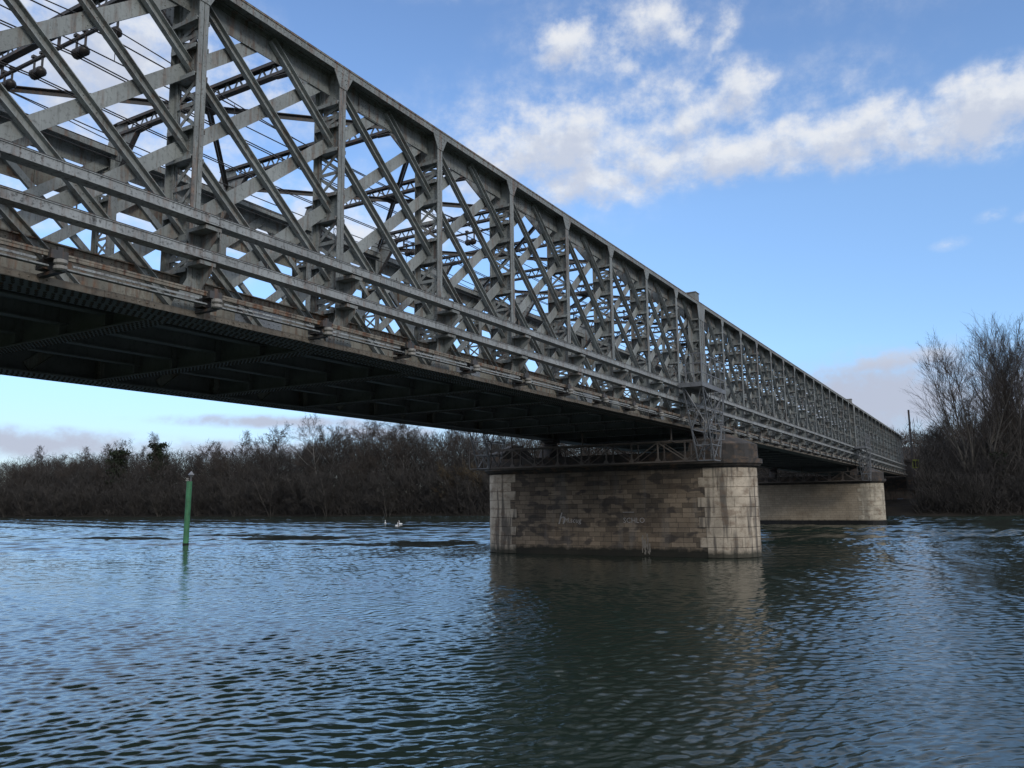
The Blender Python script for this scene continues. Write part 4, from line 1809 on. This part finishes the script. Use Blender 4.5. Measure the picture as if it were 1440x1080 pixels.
for az_, el_, hw, hh, tilt, stg in blobs:
    mp = nd(grp, 'ShaderNodeMapping', vector_type='TEXTURE')
    mp.inputs['Location'].default_value = (az_ + 1.0 * 0, el_, 0)
    mp.inputs['Rotation'].default_value = (0, 0, math.radians(tilt))
    mp.inputs['Scale'].default_value = (hw * 1.55, hh * 1.55, 1)
    src = wae if hh > 1.0 else ae
    grp.links.new(src, mp.inputs['Vector'])
    fl = nd(grp, 'ShaderNodeVectorMath', operation='MULTIPLY')
    grp.links.new(mp.outputs[0], fl.inputs[0])
    fl.inputs[1].default_value = (1, 1, 0)
    ln = nd(grp, 'ShaderNodeVectorMath', operation='LENGTH')
    grp.links.new(fl.outputs[0], ln.inputs[0])
    q = math_n(grp, 'SUBTRACT', 1.0, ln.outputs['Value'], True)
    q = math_n(grp, 'MULTIPLY', q, stg)
    acc = q if acc is None else math_n(grp, 'MAXIMUM', acc, q)
# unseen cloud cover added elsewhere in the sky to brighten the water
wide = gnoise(ae, .045, 4, .55, (1, 1.8, 1), (3, 7, 1)).outputs['Fac']
sep = nd(grp, 'ShaderNodeSeparateXYZ')
grp.links.new(ae, sep.inputs[0])
hi = nd(grp, 'ShaderNodeMapRange')
hi.inputs['From Min'].default_value = 33
hi.inputs['From Max'].default_value = 39
grp.links.new(sep.outputs[1], hi.inputs[0])
lo = nd(grp, 'ShaderNodeMapRange')
lo.inputs['From Min'].default_value = 12
lo.inputs['From Max'].default_value = 25
absd = math_n(grp, 'ABSOLUTE', math_n(grp, 'ADD', sep.outputs[0], 29))
side = nd(grp, 'ShaderNodeMapRange')
side.inputs['From Min'].default_value = 42
side.inputs['From Max'].default_value = 55
grp.links.new(absd, side.inputs[0])
outm = math_n(grp, 'MAXIMUM', hi.outputs[0], side.outputs[0])
wq = math_n(grp, 'MULTIPLY', math_n(grp, 'SUBTRACT', wide, .04), 2.2)
wq = math_n(grp, 'MULTIPLY', wq, outm)
acc = math_n(grp, 'MAXIMUM', acc, wq)
fn = math_n(grp, 'MULTIPLY', math_n(grp, 'SUBTRACT', fine, .5), 1.4)
fn = math_n(grp, 'MULTIPLY', fn, math_n(grp, 'MULTIPLY', acc, 3.0, True))
tot = math_n(grp, 'ADD', math_n(grp, 'SUBTRACT', acc, .02), fn)
mr = nd(grp, 'ShaderNodeMapRange', interpolation_type='SMOOTHSTEP')
mr.inputs['From Min'].default_value = 0
mr.inputs['From Max'].default_value = .85
grp.links.new(tot, mr.inputs[0])
grp.links.new(mr.outputs[0], go.inputs[0])

tc = nd(nt, 'ShaderNodeTexCoord')
sp_ = nd(nt, 'ShaderNodeSeparateXYZ')
nt.links.new(tc.outputs['Generated'], sp_.inputs[0])
azn = math_n(nt, 'MULTIPLY', math_n(nt, 'ARCTAN2', sp_.outputs[0], sp_.outputs[1]), 180 / PI)
eln = math_n(nt, 'MULTIPLY', math_n(nt, 'ARCSINE', sp_.outputs[2]), 180 / PI)
cb = nd(nt, 'ShaderNodeCombineXYZ')
nt.links.new(azn, cb.inputs[0])
nt.links.new(eln, cb.inputs[1])


def field(off):
    v = cb.outputs[0]
    if off:
        a_ = nd(nt, 'ShaderNodeVectorMath', operation='ADD')
        nt.links.new(v, a_.inputs[0])
        a_.inputs[1].default_value = off
        v = a_.outputs[0]
    g = nd(nt, 'ShaderNodeGroup')
    g.node_tree = grp
    nt.links.new(v, g.inputs[0])
    return g.outputs[0]


d0 = field(None)
d1 = field((.5, 1.2, 0))
STR = .15
EXPO = .5
CL = 1 / STR / 2 ** EXPO
# lit from the upper right: where cloud lies between here and the light it is greyer
lit = math_n(nt, 'SUBTRACT', 1.0, math_n(nt, 'MULTIPLY', d1, .55), True)
ccol = ramp(nt, lit, [(.40, (.56, .61, .73, 1)), (.75, (.80, .83, .88, 1)), (1, (.87, .88, .90, 1))])
ccol = mix(nt, 1.0, ccol, (CL, CL, CL), 'MULTIPLY')
# boost on the unseen overhead cloud, added to lighten water and bridge
hv = nd(nt, 'ShaderNodeMapRange')
hv.inputs['From Min'].default_value = 35
hv.inputs['From Max'].default_value = 43
hv.inputs['To Min'].default_value = 1.0
hv.inputs['To Max'].default_value = 1.5
nt.links.new(eln, hv.inputs[0])
ccol = mix(nt, 1.0, ccol, hv.outputs[0], 'MULTIPLY')
# low clouds near the horizon are lilac grey
lowf = nd(nt, 'ShaderNodeMapRange')
lowf.inputs['From Min'].default_value = 13
lowf.inputs['From Max'].default_value = 8
nt.links.new(eln, lowf.inputs[0])
ccol = mix(nt, lowf.outputs[0], ccol, (.50 * CL, .54 * CL, .66 * CL))
e01 = math_n(nt, 'DIVIDE', eln, 40.0, True)
tint = ramp(nt, e01, [(0, (.40, .44, .56, 1)), (.10, (.46, .50, .64, 1)), (.25, (.68, .78, .92, 1)), (.5, (.86, .95, 1.05, 1)), (.85, (.82, .90, 1.02, 1))])
skyc = mix(nt, 1.0, sky.outputs[0], tint, 'MULTIPLY')
dens = math_n(nt, 'MULTIPLY', d0, .93)
final = mix(nt, dens, skyc, ccol)
nt.links.new(final, bg.inputs['Color'])
bg.inputs['Strength'].default_value = STR

sd = bpy.data.lights.new('Sun', 'SUN')
sd.energy = .9
sd.angle = math.radians(12)
sd.color = (1, .94, .86)
so = bpy.data.objects.new('Sun', sd)
C.objects.link(so)
dv = Vector((math.sin(SUN_AZ) * math.cos(SUN_EL), math.cos(SUN_AZ) * math.cos(SUN_EL), math.sin(SUN_EL)))
so.rotation_euler = dv.to_track_quat('Z', 'Y').to_euler()

# ------------------------------------------------------------------ camera
cam = bpy.data.cameras.new('Camera')
cam.sensor_width = 36
cam.lens = 36 * 1137.69 / 1440
cam.clip_start = .1
cam.clip_end = 6000
co_ = bpy.data.objects.new('Camera', cam)
C.objects.link(co_)
fwd = Vector((-0.50027939, 0.85371033, 0.14456561))
rgt = Vector((0.86177233, 0.50713856, -0.01260664))
up = Vector((0.08407721, -0.1182758, 0.98941491))
M = Matrix(((rgt.x, up.x, -fwd.x, 0), (rgt.y, up.y, -fwd.y, 0), (rgt.z, up.z, -fwd.z, 2.7), (0, 0, 0, 1)))
co_.matrix_world = M
sc = bpy.context.scene
sc.camera = co_
sc.view_settings.view_transform = 'Standard'
sc.view_settings.look = 'None'
sc.view_settings.exposure = EXPO
sc.view_settings.gamma = 1.0
